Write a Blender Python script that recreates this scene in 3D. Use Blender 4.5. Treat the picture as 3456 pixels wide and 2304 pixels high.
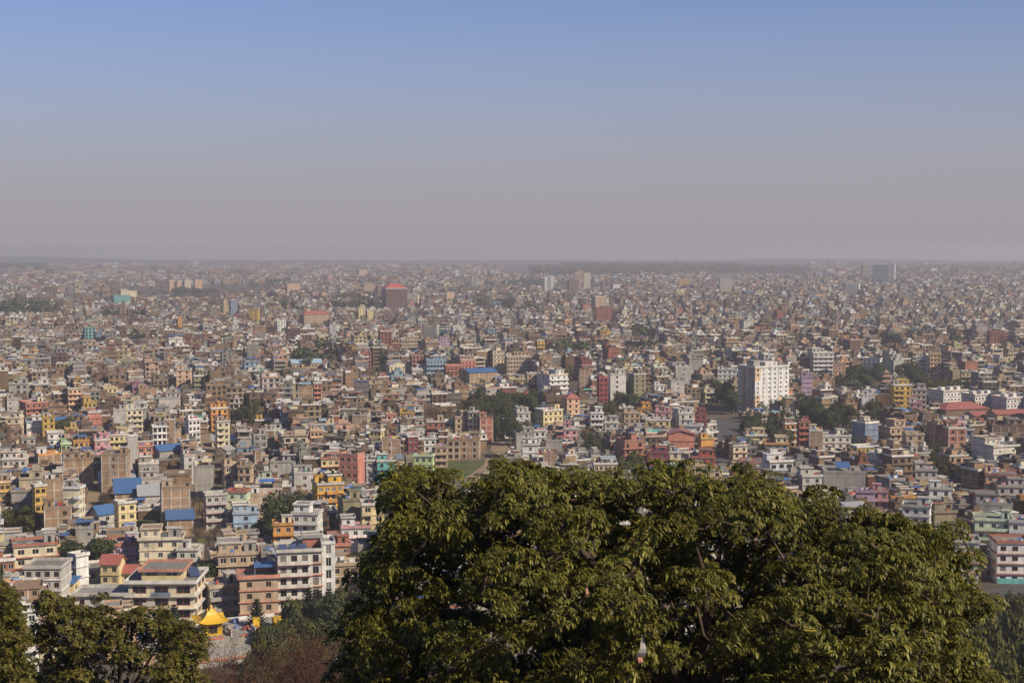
import bpy, bmesh, math, random
import numpy as np
from mathutils import Vector, Matrix, noise as mnoise

for o in list(bpy.data.objects): bpy.data.objects.remove(o)
RNG = random.Random(7); NP = np.random.default_rng(11)
R = math.radians
scene = bpy.context.scene
C = scene.collection

# ---------------------------------------------------------------- camera
FPX, HCAM, YH = 5000.0, 100.0, 835.0            # focal length in photo pixels, eye height above the plain, eye-level row
PITCH = math.atan((1152 - YH) / FPX)
cam = bpy.data.cameras.new('camera'); cam.sensor_width = 36.0; cam.lens = 36.0 * FPX / 3456.0
cam.clip_start = 0.5; cam.clip_end = 40000
camo = bpy.data.objects.new('camera', cam); C.objects.link(camo)
camo.location = (0, 0, HCAM); camo.rotation_euler = (R(90) - PITCH, 0, 0)
scene.camera = camo

# ---------------------------------------------------------------- sky and sun
SUN_EL, SUN_AZ = R(37), math.atan2(0.85, -0.53)    # azimuth measured from +Y towards +X
world = bpy.data.worlds.new('World'); scene.world = world; world.use_nodes = True
nt = world.node_tree; nt.nodes.clear()
wo = nt.nodes.new('ShaderNodeOutputWorld'); bg = nt.nodes.new('ShaderNodeBackground')
sky = nt.nodes.new('ShaderNodeTexSky'); sky.sky_type = 'NISHITA'; sky.sun_disc = False
sky.sun_elevation = SUN_EL; sky.sun_rotation = SUN_AZ
sky.air_density = 1.0; sky.dust_density = 0.3; sky.ozone_density = 4.0; sky.altitude = 1300
bg.inputs['Strength'].default_value = 0.055
tc = nt.nodes.new('ShaderNodeTexCoord'); sep = nt.nodes.new('ShaderNodeSeparateXYZ')
nt.links.new(tc.outputs['Generated'], sep.inputs[0])
mx = nt.nodes.new('ShaderNodeMath'); mx.operation = 'MAXIMUM'; mx.inputs[1].default_value = 0.0
nt.links.new(sep.outputs['Z'], mx.inputs[0])
mu = nt.nodes.new('ShaderNodeMath'); mu.operation = 'MULTIPLY'; mu.inputs[1].default_value = -1 / 0.135 ** 2
sq = nt.nodes.new('ShaderNodeMath'); sq.operation = 'POWER'; sq.inputs[1].default_value = 2; nt.links.new(mx.outputs[0], sq.inputs[0]); nt.links.new(sq.outputs[0], mu.inputs[0])
ex = nt.nodes.new('ShaderNodeMath'); ex.operation = 'EXPONENT'; nt.links.new(mu.outputs[0], ex.inputs[0])
mixs = nt.nodes.new('ShaderNodeMix'); mixs.data_type = 'RGBA'
nt.links.new(ex.outputs[0], mixs.inputs['Factor'])
tint = nt.nodes.new('ShaderNodeMix'); tint.data_type = 'RGBA'; tint.blend_type = 'MULTIPLY'; tint.inputs['Factor'].default_value = 1; tint.inputs['B'].default_value = (1.3, 1.32, 1.62, 1)
nt.links.new(sky.outputs[0], tint.inputs['A']); nt.links.new(tint.outputs['Result'], mixs.inputs['A'])
HAZE_SKY = (0.305, 0.284, 0.308)                    # smog layer over the valley, same all round
mixs.inputs['B'].default_value = tuple(c / 0.055 for c in HAZE_SKY) + (1,)
nt.links.new(mixs.outputs['Result'], bg.inputs['Color']); nt.links.new(bg.outputs[0], wo.inputs[0])
sun = bpy.data.lights.new('sun', 'SUN'); sun.energy = 5.0; sun.angle = R(0.5); sun.color = (1.0, 0.88, 0.69)
suno = bpy.data.objects.new('sun', sun); C.objects.link(suno)
SUNV = Vector((math.sin(SUN_AZ) * math.cos(SUN_EL), math.cos(SUN_AZ) * math.cos(SUN_EL), math.sin(SUN_EL)))
suno.rotation_euler = SUNV.to_track_quat('Z', 'Y').to_euler(); suno.location = (50, -80, 200)
vs = scene.view_settings; vs.view_transform = 'Standard'; vs.look = 'None'; vs.gamma = 1; vs.exposure = 0.25
scene.render.engine = 'CYCLES'
scene.cycles.use_denoising = True
scene.cycles.max_bounces = 6; scene.cycles.diffuse_bounces = 2; scene.cycles.glossy_bounces = 2
scene.cycles.volume_bounces = 0; scene.cycles.transparent_max_bounces = 4
scene.cycles.sample_clamp_indirect = 4

# ---------------------------------------------------------------- pixel helpers
cp, sp = math.cos(PITCH), math.sin(PITCH)
def ray(x, y):
    a, b = (x - 1728) / FPX, (1152 - y) / FPX
    return Vector((a, cp + b * sp, -sp + b * cp))
def ground(x, y, z=0.0):
    d = ray(x, y); t = (z - HCAM) / d.z
    return Vector((d.x * t, d.y * t, z))
def at_depth(x, y, depth):
    d = ray(x, y); t = depth / d.y
    return Vector((d.x * t, depth, HCAM + d.z * t))
def project(x, y, z):
    dz = z - HCAM; f = y * cp - dz * sp; u = y * sp + dz * cp
    return 1728 + FPX * x / f, 1152 - FPX * u / f

# ---------------------------------------------------------------- materials
def srgb(c): return tuple((v / 12.92 if v <= 0.04045 else ((v + 0.055) / 1.055) ** 2.4) for v in c)
def mat(name, col=None, rough=0.85, source=None, noise=0.0, nscale=1.0, streak=0.0, spec=0.2, metallic=0, bump=0.0, trans=0.0, second=None, island=0.0):
    m = bpy.data.materials.new(name); m.use_nodes = True; t = m.node_tree; b = t.nodes['Principled BSDF']
    b.inputs['Roughness'].default_value = rough; b.inputs['Specular IOR Level'].default_value = spec
    b.inputs['Metallic'].default_value = metallic
    if source == 'object':
        n = t.nodes.new('ShaderNodeObjectInfo'); out = n.outputs['Color']
    elif source == 'attr':
        n = t.nodes.new('ShaderNodeAttribute'); n.attribute_name = 'col'; out = n.outputs['Color']
    else:
        n = t.nodes.new('ShaderNodeRGB'); n.outputs[0].default_value = tuple(col) + (1,); out = n.outputs[0]
    g = t.nodes.new('ShaderNodeNewGeometry')
    if island:
        if second is not None:
            mi = t.nodes.new('ShaderNodeMix'); mi.data_type = 'RGBA'
            t.links.new(g.outputs['Random Per Island'], mi.inputs['Factor'])
            t.links.new(out, mi.inputs['A']); mi.inputs['B'].default_value = tuple(second) + (1,); out = mi.outputs['Result']
    for (amt, sc, st) in ((noise, nscale, 1.0), (streak, 0.9, 0.12)):
        if amt <= 0: continue
        mp = t.nodes.new('ShaderNodeMapping'); mp.inputs['Scale'].default_value = (1, 1, st)
        t.links.new(g.outputs['Position'], mp.inputs[0])
        nz = t.nodes.new('ShaderNodeTexNoise'); nz.inputs['Scale'].default_value = sc; nz.inputs['Detail'].default_value = 4
        t.links.new(mp.outputs[0], nz.inputs['Vector'])
        mr = t.nodes.new('ShaderNodeMapRange'); mr.inputs[1].default_value = 0.3; mr.inputs[2].default_value = 0.7
        mr.inputs[3].default_value = 1 - amt; mr.inputs[4].default_value = 1 + amt * 0.5
        t.links.new(nz.outputs[0], mr.inputs[0])
        ml = t.nodes.new('ShaderNodeMix'); ml.data_type = 'RGBA'; ml.blend_type = 'MULTIPLY'; ml.inputs['Factor'].default_value = 1
        t.links.new(out, ml.inputs['A']); t.links.new(mr.outputs[0], ml.inputs['B']); out = ml.outputs['Result']
    if bump:
        bt = t.nodes.new('ShaderNodeTexNoise'); bt.inputs['Scale'].default_value = nscale * 6
        t.links.new(g.outputs['Position'], bt.inputs['Vector'])
        bp = t.nodes.new('ShaderNodeBump'); bp.inputs['Strength'].default_value = bump
        t.links.new(bt.outputs[0], bp.inputs['Height']); t.links.new(bp.outputs[0], b.inputs['Normal'])
    t.links.new(out, b.inputs['Base Color'])
    if trans:
        tr = t.nodes.new('ShaderNodeBsdfTranslucent'); t.links.new(out, tr.inputs['Color'])
        mm = t.nodes.new('ShaderNodeMixShader'); mm.inputs[0].default_value = trans
        t.links.new(b.outputs[0], mm.inputs[1]); t.links.new(tr.outputs[0], mm.inputs[2])
        t.links.new(mm.outputs[0], t.nodes['Material Output'].inputs['Surface'])
    return m
M_WALL = mat('painted_plaster', source='object', noise=0.22, nscale=0.35, streak=0.22, bump=0.15)
M_CITY = mat('city_plaster', source='attr', noise=0.25, nscale=0.3, streak=0.2)
M_GLASS = mat('window_glass', (0.018, 0.02, 0.024), rough=0.15, spec=0.5)
M_DARK = mat('dark_interior', (0.02, 0.018, 0.017), rough=0.8)
M_TIN = mat('corrugated_tin', source='object', rough=0.45, noise=0.15, nscale=0.8, spec=0.4)
M_TANK = mat('black_plastic', (0.015, 0.015, 0.016), rough=0.45)
M_SOLAR = mat('solar_glass', (0.05, 0.07, 0.13), rough=0.12, spec=0.6)
M_CLOTH = mat('cloth', source='object', rough=0.9)
M_BARK = mat('bark', (0.085, 0.058, 0.04), rough=0.95, noise=0.45, nscale=6, bump=0.5)
M_LEAF = mat('leaf_big_tree', (0.036, 0.041, 0.005), rough=0.45, spec=0.25, trans=0.15, island=1, second=(0.19, 0.168, 0.028))
M_LEAF2 = mat('leaf_maple', (0.045, 0.052, 0.008), rough=0.5, spec=0.3, trans=0.2, island=1, second=(0.175, 0.14, 0.03))
M_TREE = mat('foliage_mid', (0.038, 0.046, 0.009), rough=0.65, trans=0.12, island=1, second=(0.11, 0.105, 0.024))
M_TREED = mat('foliage_dark', (0.022, 0.034, 0.012), rough=0.65, trans=0.1, island=1, second=(0.075, 0.082, 0.026))
M_TREEB = mat('foliage_brown', (0.09, 0.062, 0.032), rough=0.8, trans=0.1, island=1, second=(0.15, 0.11, 0.06))
M_RED = mat('dry_red_leaf', (0.04, 0.014, 0.008), rough=0.8, trans=0.1, island=1, second=(0.09, 0.034, 0.018))
M_BANANA = mat('banana_leaf', (0.12, 0.14, 0.02), rough=0.5, trans=0.2, island=1, second=(0.2, 0.2, 0.05))
M_GRASS = mat('field_green', (0.085, 0.1, 0.03), rough=0.95, noise=0.4, nscale=0.15)
M_EARTH = mat('bare_earth', (0.26, 0.19, 0.115), rough=0.95, noise=0.35, nscale=0.12)
M_ROAD = mat('asphalt', (0.085, 0.082, 0.08), rough=0.9, noise=0.25, nscale=0.3)
M_PATH = mat('pale_dirt', (0.40, 0.31, 0.2), rough=0.95, noise=0.3, nscale=0.25)

COL = dict(tower=(.27, .18, .14), brightred=(.46, .10, .07), amber=(.72, .42, .07), white=(.74, .72, .68), cream=(.70, .60, .42), paleyellow=(.70, .57, .31), yellow=(.58, .38, .10), orange=(.66, .32, .09),
  salmon=(.58, .25, .18), pink=(.62, .32, .34), lilac=(.50, .36, .47), red=(.40, .10, .07), maroon=(.24, .06, .065), brick=(.36, .235, .145),
  redbrick=(.38, .15, .10), tan=(.50, .37, .25), grey=(.36, .335, .30), lightgrey=(.51, .475, .43), teal=(.17, .38, .36), skyblue=(.31, .44, .54),
  green=(.46, .60, .28), palegreen=(.60, .70, .48), olive=(.28, .25, .15), peach=(.70, .45, .29), bluegrey=(.20, .24, .32), brown=(.22, .14, .10),
  blue=(.065, .14, .30), roofred=(.36, .12, .09), tin=(.38, .38, .38), concrete=(.33, .305, .27), trimred=(.42, .17, .12), lightblue=(.35, .46, .58), turq=(.16, .45, .42), offwhite=(.66, .62, .55))
COL = {k: tuple(c * .9 for c in v) for k, v in COL.items()}
CNAME = dict(paleyellow='pale yellow', lightgrey='light grey', skyblue='sky blue', palegreen='pale green', bluegrey='blue-grey', brick='bare brick',
  redbrick='red brick', salmon='salmon pink', lightblue='light blue', turq='turquoise', offwhite='off-white')

# ---------------------------------------------------------------- mesh helpers
def mesh_obj(name, verts, faces, mats, parent=None, idx=None, smooth=False):
    me = bpy.data.meshes.new(name); me.from_pydata(verts, [], faces)
    for m in (mats if isinstance(mats, (list, tuple)) else [mats]): me.materials.append(m)
    if idx is not None: me.polygons.foreach_set('material_index', idx)
    if smooth: me.polygons.foreach_set('use_smooth', [True] * len(faces))
    me.update()
    o = bpy.data.objects.new(name, me); C.objects.link(o)
    if parent: o.parent = parent
    return o
def np_mesh(name, V, Q, mats, idx=None, col=None):
    V = np.asarray(V, np.float32); Q = np.asarray(Q, np.int32); k = Q.shape[1]
    me = bpy.data.meshes.new(name)
    me.vertices.add(len(V)); me.vertices.foreach_set('co', V.ravel())
    me.loops.add(Q.size); me.loops.foreach_set('vertex_index', Q.ravel())
    me.polygons.add(len(Q)); me.polygons.foreach_set('loop_start', np.arange(0, Q.size, k, dtype=np.int32))
    for m in mats: me.materials.append(m)
    if idx is not None: me.polygons.foreach_set('material_index', np.asarray(idx, np.int32))
    if col is not None:
        a = me.attributes.new('col', 'FLOAT_COLOR', 'FACE')
        a.data.foreach_set('color', np.hstack([col, np.ones((len(col), 1))]).astype(np.float32).ravel())
    me.update(calc_edges=True); me.validate()
    me.polygons.foreach_set('use_smooth', np.zeros(len(me.polygons), dtype=bool)); me.update()
    return me
def inst(name, me, parent, loc=(0, 0, 0), scale=(1, 1, 1), rot=(0, 0, 0), color=None, material=None):
    o = bpy.data.objects.new(name, me); C.objects.link(o)
    if parent: o.parent = parent
    o.location = loc; o.scale = scale; o.rotation_euler = rot
    if color is not None: o.color = tuple(color) + (1,)
    return o
def tag(o, label=None, cat=None, group=None, kind=None):
    if label: o['label'] = label
    if cat: o['category'] = cat
    if group: o['group'] = group
    if kind: o['kind'] = kind
    return o
def empty(name, loc, rz=0.0):
    o = bpy.data.objects.new(name, None); C.objects.link(o); o.location = loc; o.rotation_euler = (0, 0, rz); o.empty_display_size = 0.5
    return o
class MB:
    def __init__(s): s.v = []; s.f = []; s.m = []
    def quad(s, a, b, c, d, m=0):
        n = len(s.v); s.v += [a, b, c, d]; s.f.append((n, n + 1, n + 2, n + 3)); s.m.append(m)
    def box(s, x0, x1, y0, y1, z0, z1, m=0, bottom=True):
        n = len(s.v)
        s.v += [(x0, y0, z0), (x1, y0, z0), (x1, y1, z0), (x0, y1, z0), (x0, y0, z1), (x1, y0, z1), (x1, y1, z1), (x0, y1, z1)]
        fs = [(0, 1, 5, 4), (1, 2, 6, 5), (2, 3, 7, 6), (3, 0, 4, 7), (4, 5, 6, 7)] + ([(3, 2, 1, 0)] if bottom else [])
        s.f += [tuple(n + i for i in q) for q in fs]; s.m += [m] * len(fs)
    def tube(s, pts, rads, n=6, m=0):
        b = len(s.v); ref = Vector((0.31, 0.17, 0.93)); pts = [Vector(p) for p in pts]
        for i, p in enumerate(pts):
            t = (pts[min(i + 1, len(pts) - 1)] - pts[max(i - 1, 0)]).normalized()
            u = t.cross(ref); u = u.normalized() if u.length > 1e-4 else Vector((1, 0, 0)); w = t.cross(u)
            for k in range(n):
                a = 2 * math.pi * k / n
                s.v.append(tuple(p + (u * math.cos(a) + w * math.sin(a)) * rads[i]))
        for i in range(len(pts) - 1):
            for k in range(n):
                s.f.append((b + i * n + k, b + i * n + (k + 1) % n, b + (i + 1) * n + (k + 1) % n, b + (i + 1) * n + k)); s.m.append(m)
    def build(s, name, mats, parent=None, smooth=False): return mesh_obj(name, s.v, s.f, mats, parent, s.m, smooth)
    def mesh(s, name, mats):
        o = s.build(name, mats); me = o.data; bpy.data.objects.remove(o); return me

# shared unit meshes
def unit_box(name, m):
    b = MB(); b.box(-.5, .5, -.5, .5, 0, 1); return b.mesh(name, m)
ME_BOX = unit_box('block', M_WALL); ME_TINBOX = unit_box('tin_block', M_TIN)
def window_mesh():
    b = MB()                                            # unit window in XZ, outside towards -Y
    for (x0, x1, z0, z1) in ((-.5, -.44, 0, 1), (.44, .5, 0, 1), (-.44, .44, 0, .06), (-.44, .44, .94, 1), (-.03, .03, .06, .94)):
        b.box(x0, x1, -.03, .03, z0, z1, 0)
    return b.mesh('window', M_WALL)
ME_WIN = window_mesh()
def pane_mesh():
    b = MB(); b.box(-.44, .44, .0, .012, .06, .94); return b.mesh('pane', M_GLASS)
ME_PANE = pane_mesh()
ME_CURTAIN = ME_PANE.copy(); ME_CURTAIN.materials.clear(); ME_CURTAIN.materials.append(mat('curtained_glass', (.20, .19, .17), rough=.3, spec=.4, noise=.5, nscale=2))
def winpane_mesh():
    b = MB()
    for (x0, x1, z0, z1) in ((-.5, -.44, 0, 1), (.44, .5, 0, 1), (-.44, .44, .94, 1), (-.44, .44, 0, .06)): b.box(x0, x1, -.03, .03, z0, z1, 0)
    b.box(-.44, .44, 0, .012, .06, .94, 1); return b.mesh('window_simple', [M_WALL, M_GLASS])
ME_WINP = winpane_mesh()
def tank_mesh():
    b = MB(); n = 12
    prof = [(.0, 0), (.5, 0), (.5, .3), (.47, .33), (.5, .36), (.5, .66), (.47, .69), (.5, .72), (.5, .9), (.3, 1.05), (.16, 1.07), (.16, 1.14), (0, 1.14)]
    for i, (r, z) in enumerate(prof):
        for k in range(n): b.v.append((r * math.cos(2 * math.pi * k / n), r * math.sin(2 * math.pi * k / n), z))
    for i in range(len(prof) - 1):
        for k in range(n): b.f.append((i * n + k, i * n + (k + 1) % n, (i + 1) * n + (k + 1) % n, (i + 1) * n + k)); b.m.append(0)
    return b.mesh('water_tank', M_TANK)
ME_TANK = tank_mesh()

# ---------------------------------------------------------------- ground
def hill_z(x, y):
    D = math.hypot(x * 0.75, y) if y > 0 else math.hypot(x * .75, y * 0.2)
    if D >= 345: return 0.0
    return 98.3 * (1 - D / 345) ** 1.55
def make_ground():
    rs = [0, 3, 6, 10, 15, 20, 26, 34, 44, 56, 70, 86, 104, 124, 146, 170, 196, 224, 254, 286, 318, 345, 380, 430, 500, 600, 800, 1100, 1500, 2100, 3000, 4500, 6500, 9000, 11500]
    na = 120; V = []; Fc = []
    for r in rs:
        for k in range(na):
            a = 2 * math.pi * k / na; x, y = r * math.sin(a), r * math.cos(a)
            z = hill_z(x, y)
            if 5 < r < 330: z += 1.2 * mnoise.noise(Vector((x * .05, y * .05, 0)))
            V.append((x, y, z - (0.02 * (r / 345)) * 0))
    for i in range(len(rs) - 1):
        for k in range(na):
            Fc.append((i * na + k, (i + 1) * na + k, (i + 1) * na + (k + 1) % na, i * na + (k + 1) % na))
    m = mat('ground_earth', (0.10, 0.08, 0.058), rough=0.95, noise=0.45, nscale=0.03)
    return tag(mesh_obj('ground', V, Fc, m, smooth=True), kind='structure')
make_ground()
def sheet(name, px, m, z, kind='structure'):
    pts = [ground(x, y) for x, y in px]
    o = mesh_obj(name, [(p.x, p.y, z) for p in pts], [tuple(range(len(pts)))], m)
    return tag(o, kind=kind)
sheet('field', [(1440, 1660), (1420, 1590), (1470, 1552), (1560, 1556), (1630, 1556), (1640, 1566), (1540, 1640), (1510, 1700)], M_GRASS, 0.03)
sheet('dirt_bank', [(1505, 1700), (1535, 1640), (1635, 1566), (1640, 1546), (1700, 1545), (1655, 1520), (1660, 1495), (1700, 1490), (1740, 1530), (1690, 1570), (1600, 1640), (1570, 1690)], M_EARTH, 0.045)
sheet('footpath', [(1545, 1700), (1572, 1640), (1684, 1556), (1704, 1560), (1600, 1640), (1580, 1700)], M_PATH, 0.06)
sheet('road', [(2390, 1440), (2370, 1415), (2420, 1415), (2520, 1430), (2570, 1450), (2560, 1480), (2480, 1490), (2420, 1600), (2400, 1600), (2440, 1480), (2400, 1460)], M_ROAD, 0.04)
sheet('dirt_lane', [(290, 1700), (300, 1640), (330, 1600), (350, 1620), (320, 1720), (310, 1760), (285, 1760)], M_EARTH, 0.035)
sheet('dirt_yard', [(650, 1760), (640, 1640), (720, 1620), (800, 1660), (760, 1700), (740, 1790), (680, 1800)], M_EARTH, 0.05)
sheet('yard', [(660, 1470), (720, 1460), (800, 1510), (780, 1560), (700, 1540)], M_EARTH, 0.05)
sheet('grass_plot', [(340, 1760), (480, 1750), (540, 1780), (480, 1810), (340, 1800)], M_GRASS, 0.05)
sheet('riverside_road', [(3260, 2010), (3456, 1960), (3560, 1975), (3300, 2060)], M_ROAD, 0.05)

# ---------------------------------------------------------------- houses
PROT = []        # protected screen rectangles: x0, x1, y0, y1, depth
FOOT = []        # footprints: x, y, radius
LABELS = {}      # label -> list of objects
LANDMARKS = []   # (x, y, phrase)
STOREY = ['no', 'single', 'two', 'three', 'four', 'five', 'six', 'seven', 'eight', 'nine', 'ten', 'eleven', 'twelve', 'thirteen', 'fourteen', 'fifteen', 'sixteen']
ALLH = []

def wall_face(b, P, U, N, L, z0, fl, fh, cols, ww, wh, sill, rec=.16):
    """a wall with recessed openings; P start corner, U along the wall, N outward. returns opening list"""
    outs = []
    def pt(u, z, n=0.0): return (P[0] + U[0] * u + N[0] * n, P[1] + U[1] * u + N[1] * n, z)
    for i in range(fl):
        za, zb = z0 + i * fh, z0 + (i + 1) * fh
        cs = cols
        if not cs: b.quad(pt(0, za), pt(L, za), pt(L, zb), pt(0, zb)); continue
        s0, s1 = za + sill, za + sill + wh
        b.quad(pt(0, za), pt(L, za), pt(L, s0), pt(0, s0)); b.quad(pt(0, s1), pt(L, s1), pt(L, zb), pt(0, zb))
        u = 0
        for c in cs:
            a, e = c - ww / 2, c + ww / 2
            if a <= u + .02 or e > L - .02: continue
            b.quad(pt(u, s0), pt(a, s0), pt(a, s1), pt(u, s1))
            b.quad(pt(a, s0), pt(e, s0), pt(e, s0, -rec), pt(a, s0, -rec)); b.quad(pt(a, s1, -rec), pt(e, s1, -rec), pt(e, s1), pt(a, s1))
            b.quad(pt(a, s0), pt(a, s0, -rec), pt(a, s1, -rec), pt(a, s1)); b.quad(pt(e, s0, -rec), pt(e, s0), pt(e, s1), pt(e, s1, -rec))
            b.quad(pt(a, s0, -rec - .02), pt(e, s0, -rec - .02), pt(e, s1, -rec - .02), pt(a, s1, -rec - .02), 1)
            outs.append((pt(c, s0, -rec + .04), i)); u = e
        b.quad(pt(u, s0), pt(L, s0), pt(L, s1), pt(u, s1))
    return outs
FRAMEC = (.50, .46, .40)
def cols_for(L, n, rng, skew=0):
    return [L * (i + .5) / n for i in range(n)] if n > 0 else []

def add_block(root, rng, w, d, z0, fl, fh, kind, col, o, detail, xo=0, yo=0, wallname='wall'):
    """one rectangular volume of a building with its openings, bands, roof and parapet"""
    x0, x1, y0, y1 = xo - w / 2, xo + w / 2, yo - d / 2, yo + d / 2
    H = fl * fh; trim = COL[o['trim']] if 'trim' in o else tuple(c * .8 for c in COL[col])
    nf = o.get('n', max(1, int(round(w / 3.1)))); ns = o.get('ns', max(1, int(round(d / 4.2))) if rng.random() < .55 else 0)
    ww, wh, sill = o.get('ww', 1.35), o.get('wh', 1.45), o.get('sill', .85)
    if kind in ('brick', 'block'):
        if o.get('blank', True) and 'n' not in o:
            nf = 1 if rng.random() < .7 else 0; ns = 0; ww, wh = 1.0, 1.0
    if o.get('blankfront'): nf = 0
    ww = min(ww, w / max(nf, 1) * .72)
    b = MB()
    fc = cols_for(w, nf, rng)
    if kind in ('brick', 'block') and nf == 1: fc = [w * rng.uniform(.2, .8)]
    right_n = o.get('nr', ns)
    wins = [(p, i, 0) for p, i in wall_face(b, (x0, y0), (1, 0), (0, -1), w, z0, fl, fh, fc, ww, wh, sill)]
    wins += [(p, i, 1) for p, i in wall_face(b, (x0, y1), (0, -1), (-1, 0), d, z0, fl, fh, cols_for(d, ns, rng), ww, wh, sill)]
    wins += [(p, i, 2) for p, i in wall_face(b, (x1, y0), (0, 1), (1, 0), d, z0, fl, fh, cols_for(d, right_n, rng), ww, wh, sill)]
    b.quad((x1, y1, z0), (x0, y1, z0), (x0, y1, z0 + H), (x1, y1, z0 + H)); b.quad((x0, y0, z0 + H), (x1, y0, z0 + H), (x1, y1, z0 + H), (x0, y1, z0 + H))
    wall = b.build(wallname, [M_WALL, M_DARK], root); wall.color = COL[col] + (1,)
    fcol = COL[o['frame']] if 'frame' in o else rng.choice([(.6, .57, .52), (.12, .07, .05), (.3, .2, .14), (.6, .57, .52)])
    for (p, i, s) in wins:
        rz = (0, -math.pi / 2, math.pi / 2)[s]
        wo_ = inst('window', ME_WIN if detail > 1 else ME_WINP, root, p, (ww, 1, wh), (0, 0, rz), fcol)
        if detail > 1: inst('pane', ME_CURTAIN if rng.random() < .22 else ME_PANE, wo_)
        if o.get('sun') and s == 0:
            inst('sunshade', ME_BOX, wo_, (0, -.42, 1.06), (1.15, .5, .06), (0, 0, 0), trim)
    # floor bands / ledges
    bw = o.get('band', .28 if kind == 'plaster' else .06)
    if kind == 'plaster' or kind == 'brick':
        for i in range(1, fl):
            z = z0 + i * fh
            inst('floor_band', ME_BOX, root, (xo, yo, z - .12), (w + 2 * bw, d + 2 * bw, .24), (0, 0, 0), trim if kind == 'plaster' else FRAMEC)
    if kind == 'brick':
        nc = max(2, int(round(w / 3.6)) + 1)
        for k in range(nc):
            x = x0 + .15 + (w - .3) * k / (nc - 1)
            inst('column', ME_BOX, root, (x, y0, z0), (.34, .12, H), (0, 0, 0), FRAMEC)
        nc = max(2, int(round(d / 4)) + 1)
        for k in range(nc):
            for sx in ((x0), (x1)):
                inst('column', ME_BOX, root, (sx, y0 + .2 + (d - .4) * k / (nc - 1), z0), (.12, .34, H), (0, 0, 0), FRAMEC)
    # balconies on the front
    if o.get('bal'):
        for i in range(1, fl):
            z = z0 + i * fh; bx0, bx1 = (x0, x1) if o['bal'] == 1 else (x0 + w * o['bal'][0], x0 + w * o['bal'][1])
            bo = inst('balcony', ME_BOX, root, ((bx0 + bx1) / 2, y0 - .62, z - .14), (bx1 - bx0 + .3, 1.25, .16), (0, 0, 0), trim)
            rb = MB(); L = bx1 - bx0 + .3; rb.box(-L / 2, L / 2, -1.25, -1.15, .02, .95); rb.box(-L / 2, -L / 2 + .1, -1.15, 0, .02, .95); rb.box(L / 2 - .1, L / 2, -1.15, 0, .02, .95)
            r_ = rb.build('railing', M_WALL, root); r_.location = ((bx0 + bx1) / 2, y0, z); r_.color = COL[o.get('rail', col)] + (1,)
    # roof
    top = z0 + H; rf = o.get('roof', 'flat')
    rcol = COL[o['roofc']] if 'roofc' in o else rng.choice([(.26, .245, .23), (.22, .20, .175), (.30, .27, .24), (.19, .18, .17), (.28, .19, .14)])
    if rf == 'flat':
        ov = o.get('ov', .35 if kind == 'plaster' else .1)
        inst('roof_slab', ME_BOX, root, (xo, yo, top - .02), (w + 2 * ov, d + 2 * ov, .22), (0, 0, 0), rcol)
        if o.get('par', True):
            ph = o.get('ph', .85); pb = MB(); t = .14; zt = top + .2; W2, D2 = w / 2 + ov - .02, d / 2 + ov - .02
            pb.box(xo - W2, xo + W2, yo - D2, yo - D2 + t, zt, zt + ph); pb.box(xo - W2, xo + W2, yo + D2 - t, yo + D2, zt, zt + ph)
            pb.box(xo - W2, xo - W2 + t, yo - D2 + t, yo + D2 - t, zt, zt + ph); pb.box(xo + W2 - t, xo + W2, yo - D2 + t, yo + D2 - t, zt, zt + ph)
            p_ = pb.build('parapet', M_WALL, root); p_.color = (trim if o.get('partrim', rng.random() < .35) else (COL[col] if rng.random() < .5 else rng.choice([(.62, .58, .52), (.5, .47, .42), (.68, .65, .6)]))) + (1,)
        if kind in ('brick', 'block') and rng.random() < .6:
            for sx in (-1, 1):
                for sy in (-1, 1): inst('column_stub', ME_BOX, root, (xo + sx * (w / 2 - .2), yo + sy * (d / 2 - .2), top + .2), (.3, .3, 1.3), (0, 0, 0), COL['concrete'])
    elif rf in ('gable', 'hip', 'shed'):
        ov = .6; rh = o.get('rh', min(w, d) * .28); rc = COL[o.get('roofc', 'tin')]
        X0, X1, Y0, Y1 = x0 - ov, x1 + ov, y0 - ov, y1 + ov; tb = MB(); zt = top + .02
        if rf == 'shed': V = [(X0, Y0, zt), (X1, Y0, zt), (X1, Y1, zt + rh), (X0, Y1, zt + rh)]; F = [(0, 1, 2, 3)]
        elif rf == 'gable' and o.get('ridge', 'x') == 'x':
            ym = (Y0 + Y1) / 2; V = [(X0, Y0, zt), (X1, Y0, zt), (X1, ym, zt + rh), (X0, ym, zt + rh), (X1, Y1, zt), (X0, Y1, zt)]; F = [(0, 1, 2, 3), (3, 2, 4, 5)]
            gb = MB()
            for xx in (x0 + .01, x1 - .01): gb.v += [(xx, y0, top), (xx, y1, top), (xx, yo, top + rh * .93)]; k = len(gb.v); gb.f.append((k - 3, k - 2, k - 1)); gb.m.append(0)
            g_ = gb.build('gable', M_WALL, root); g_.color = COL[col] + (1,)
        elif rf == 'gable':
            xm = (X0 + X1) / 2; V = [(X0, Y0, zt), (xm, Y0, zt + rh), (xm, Y1, zt + rh), (X0, Y1, zt), (X1, Y0, zt), (X1, Y1, zt)]; F = [(0, 1, 2, 3), (1, 4, 5, 2)]
            gb = MB()
            for yy in (y0 + .01, y1 - .01): gb.v += [(x0, yy, top), (x1, yy, top), (xo, yy, top + rh * .93)]; k = len(gb.v); gb.f.append((k - 3, k - 2, k - 1)); gb.m.append(0)
            g_ = gb.build('gable', M_WALL, root); g_.color = COL[col] + (1,)
        else:
            q = min(w, d) / 2 * .9
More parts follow.
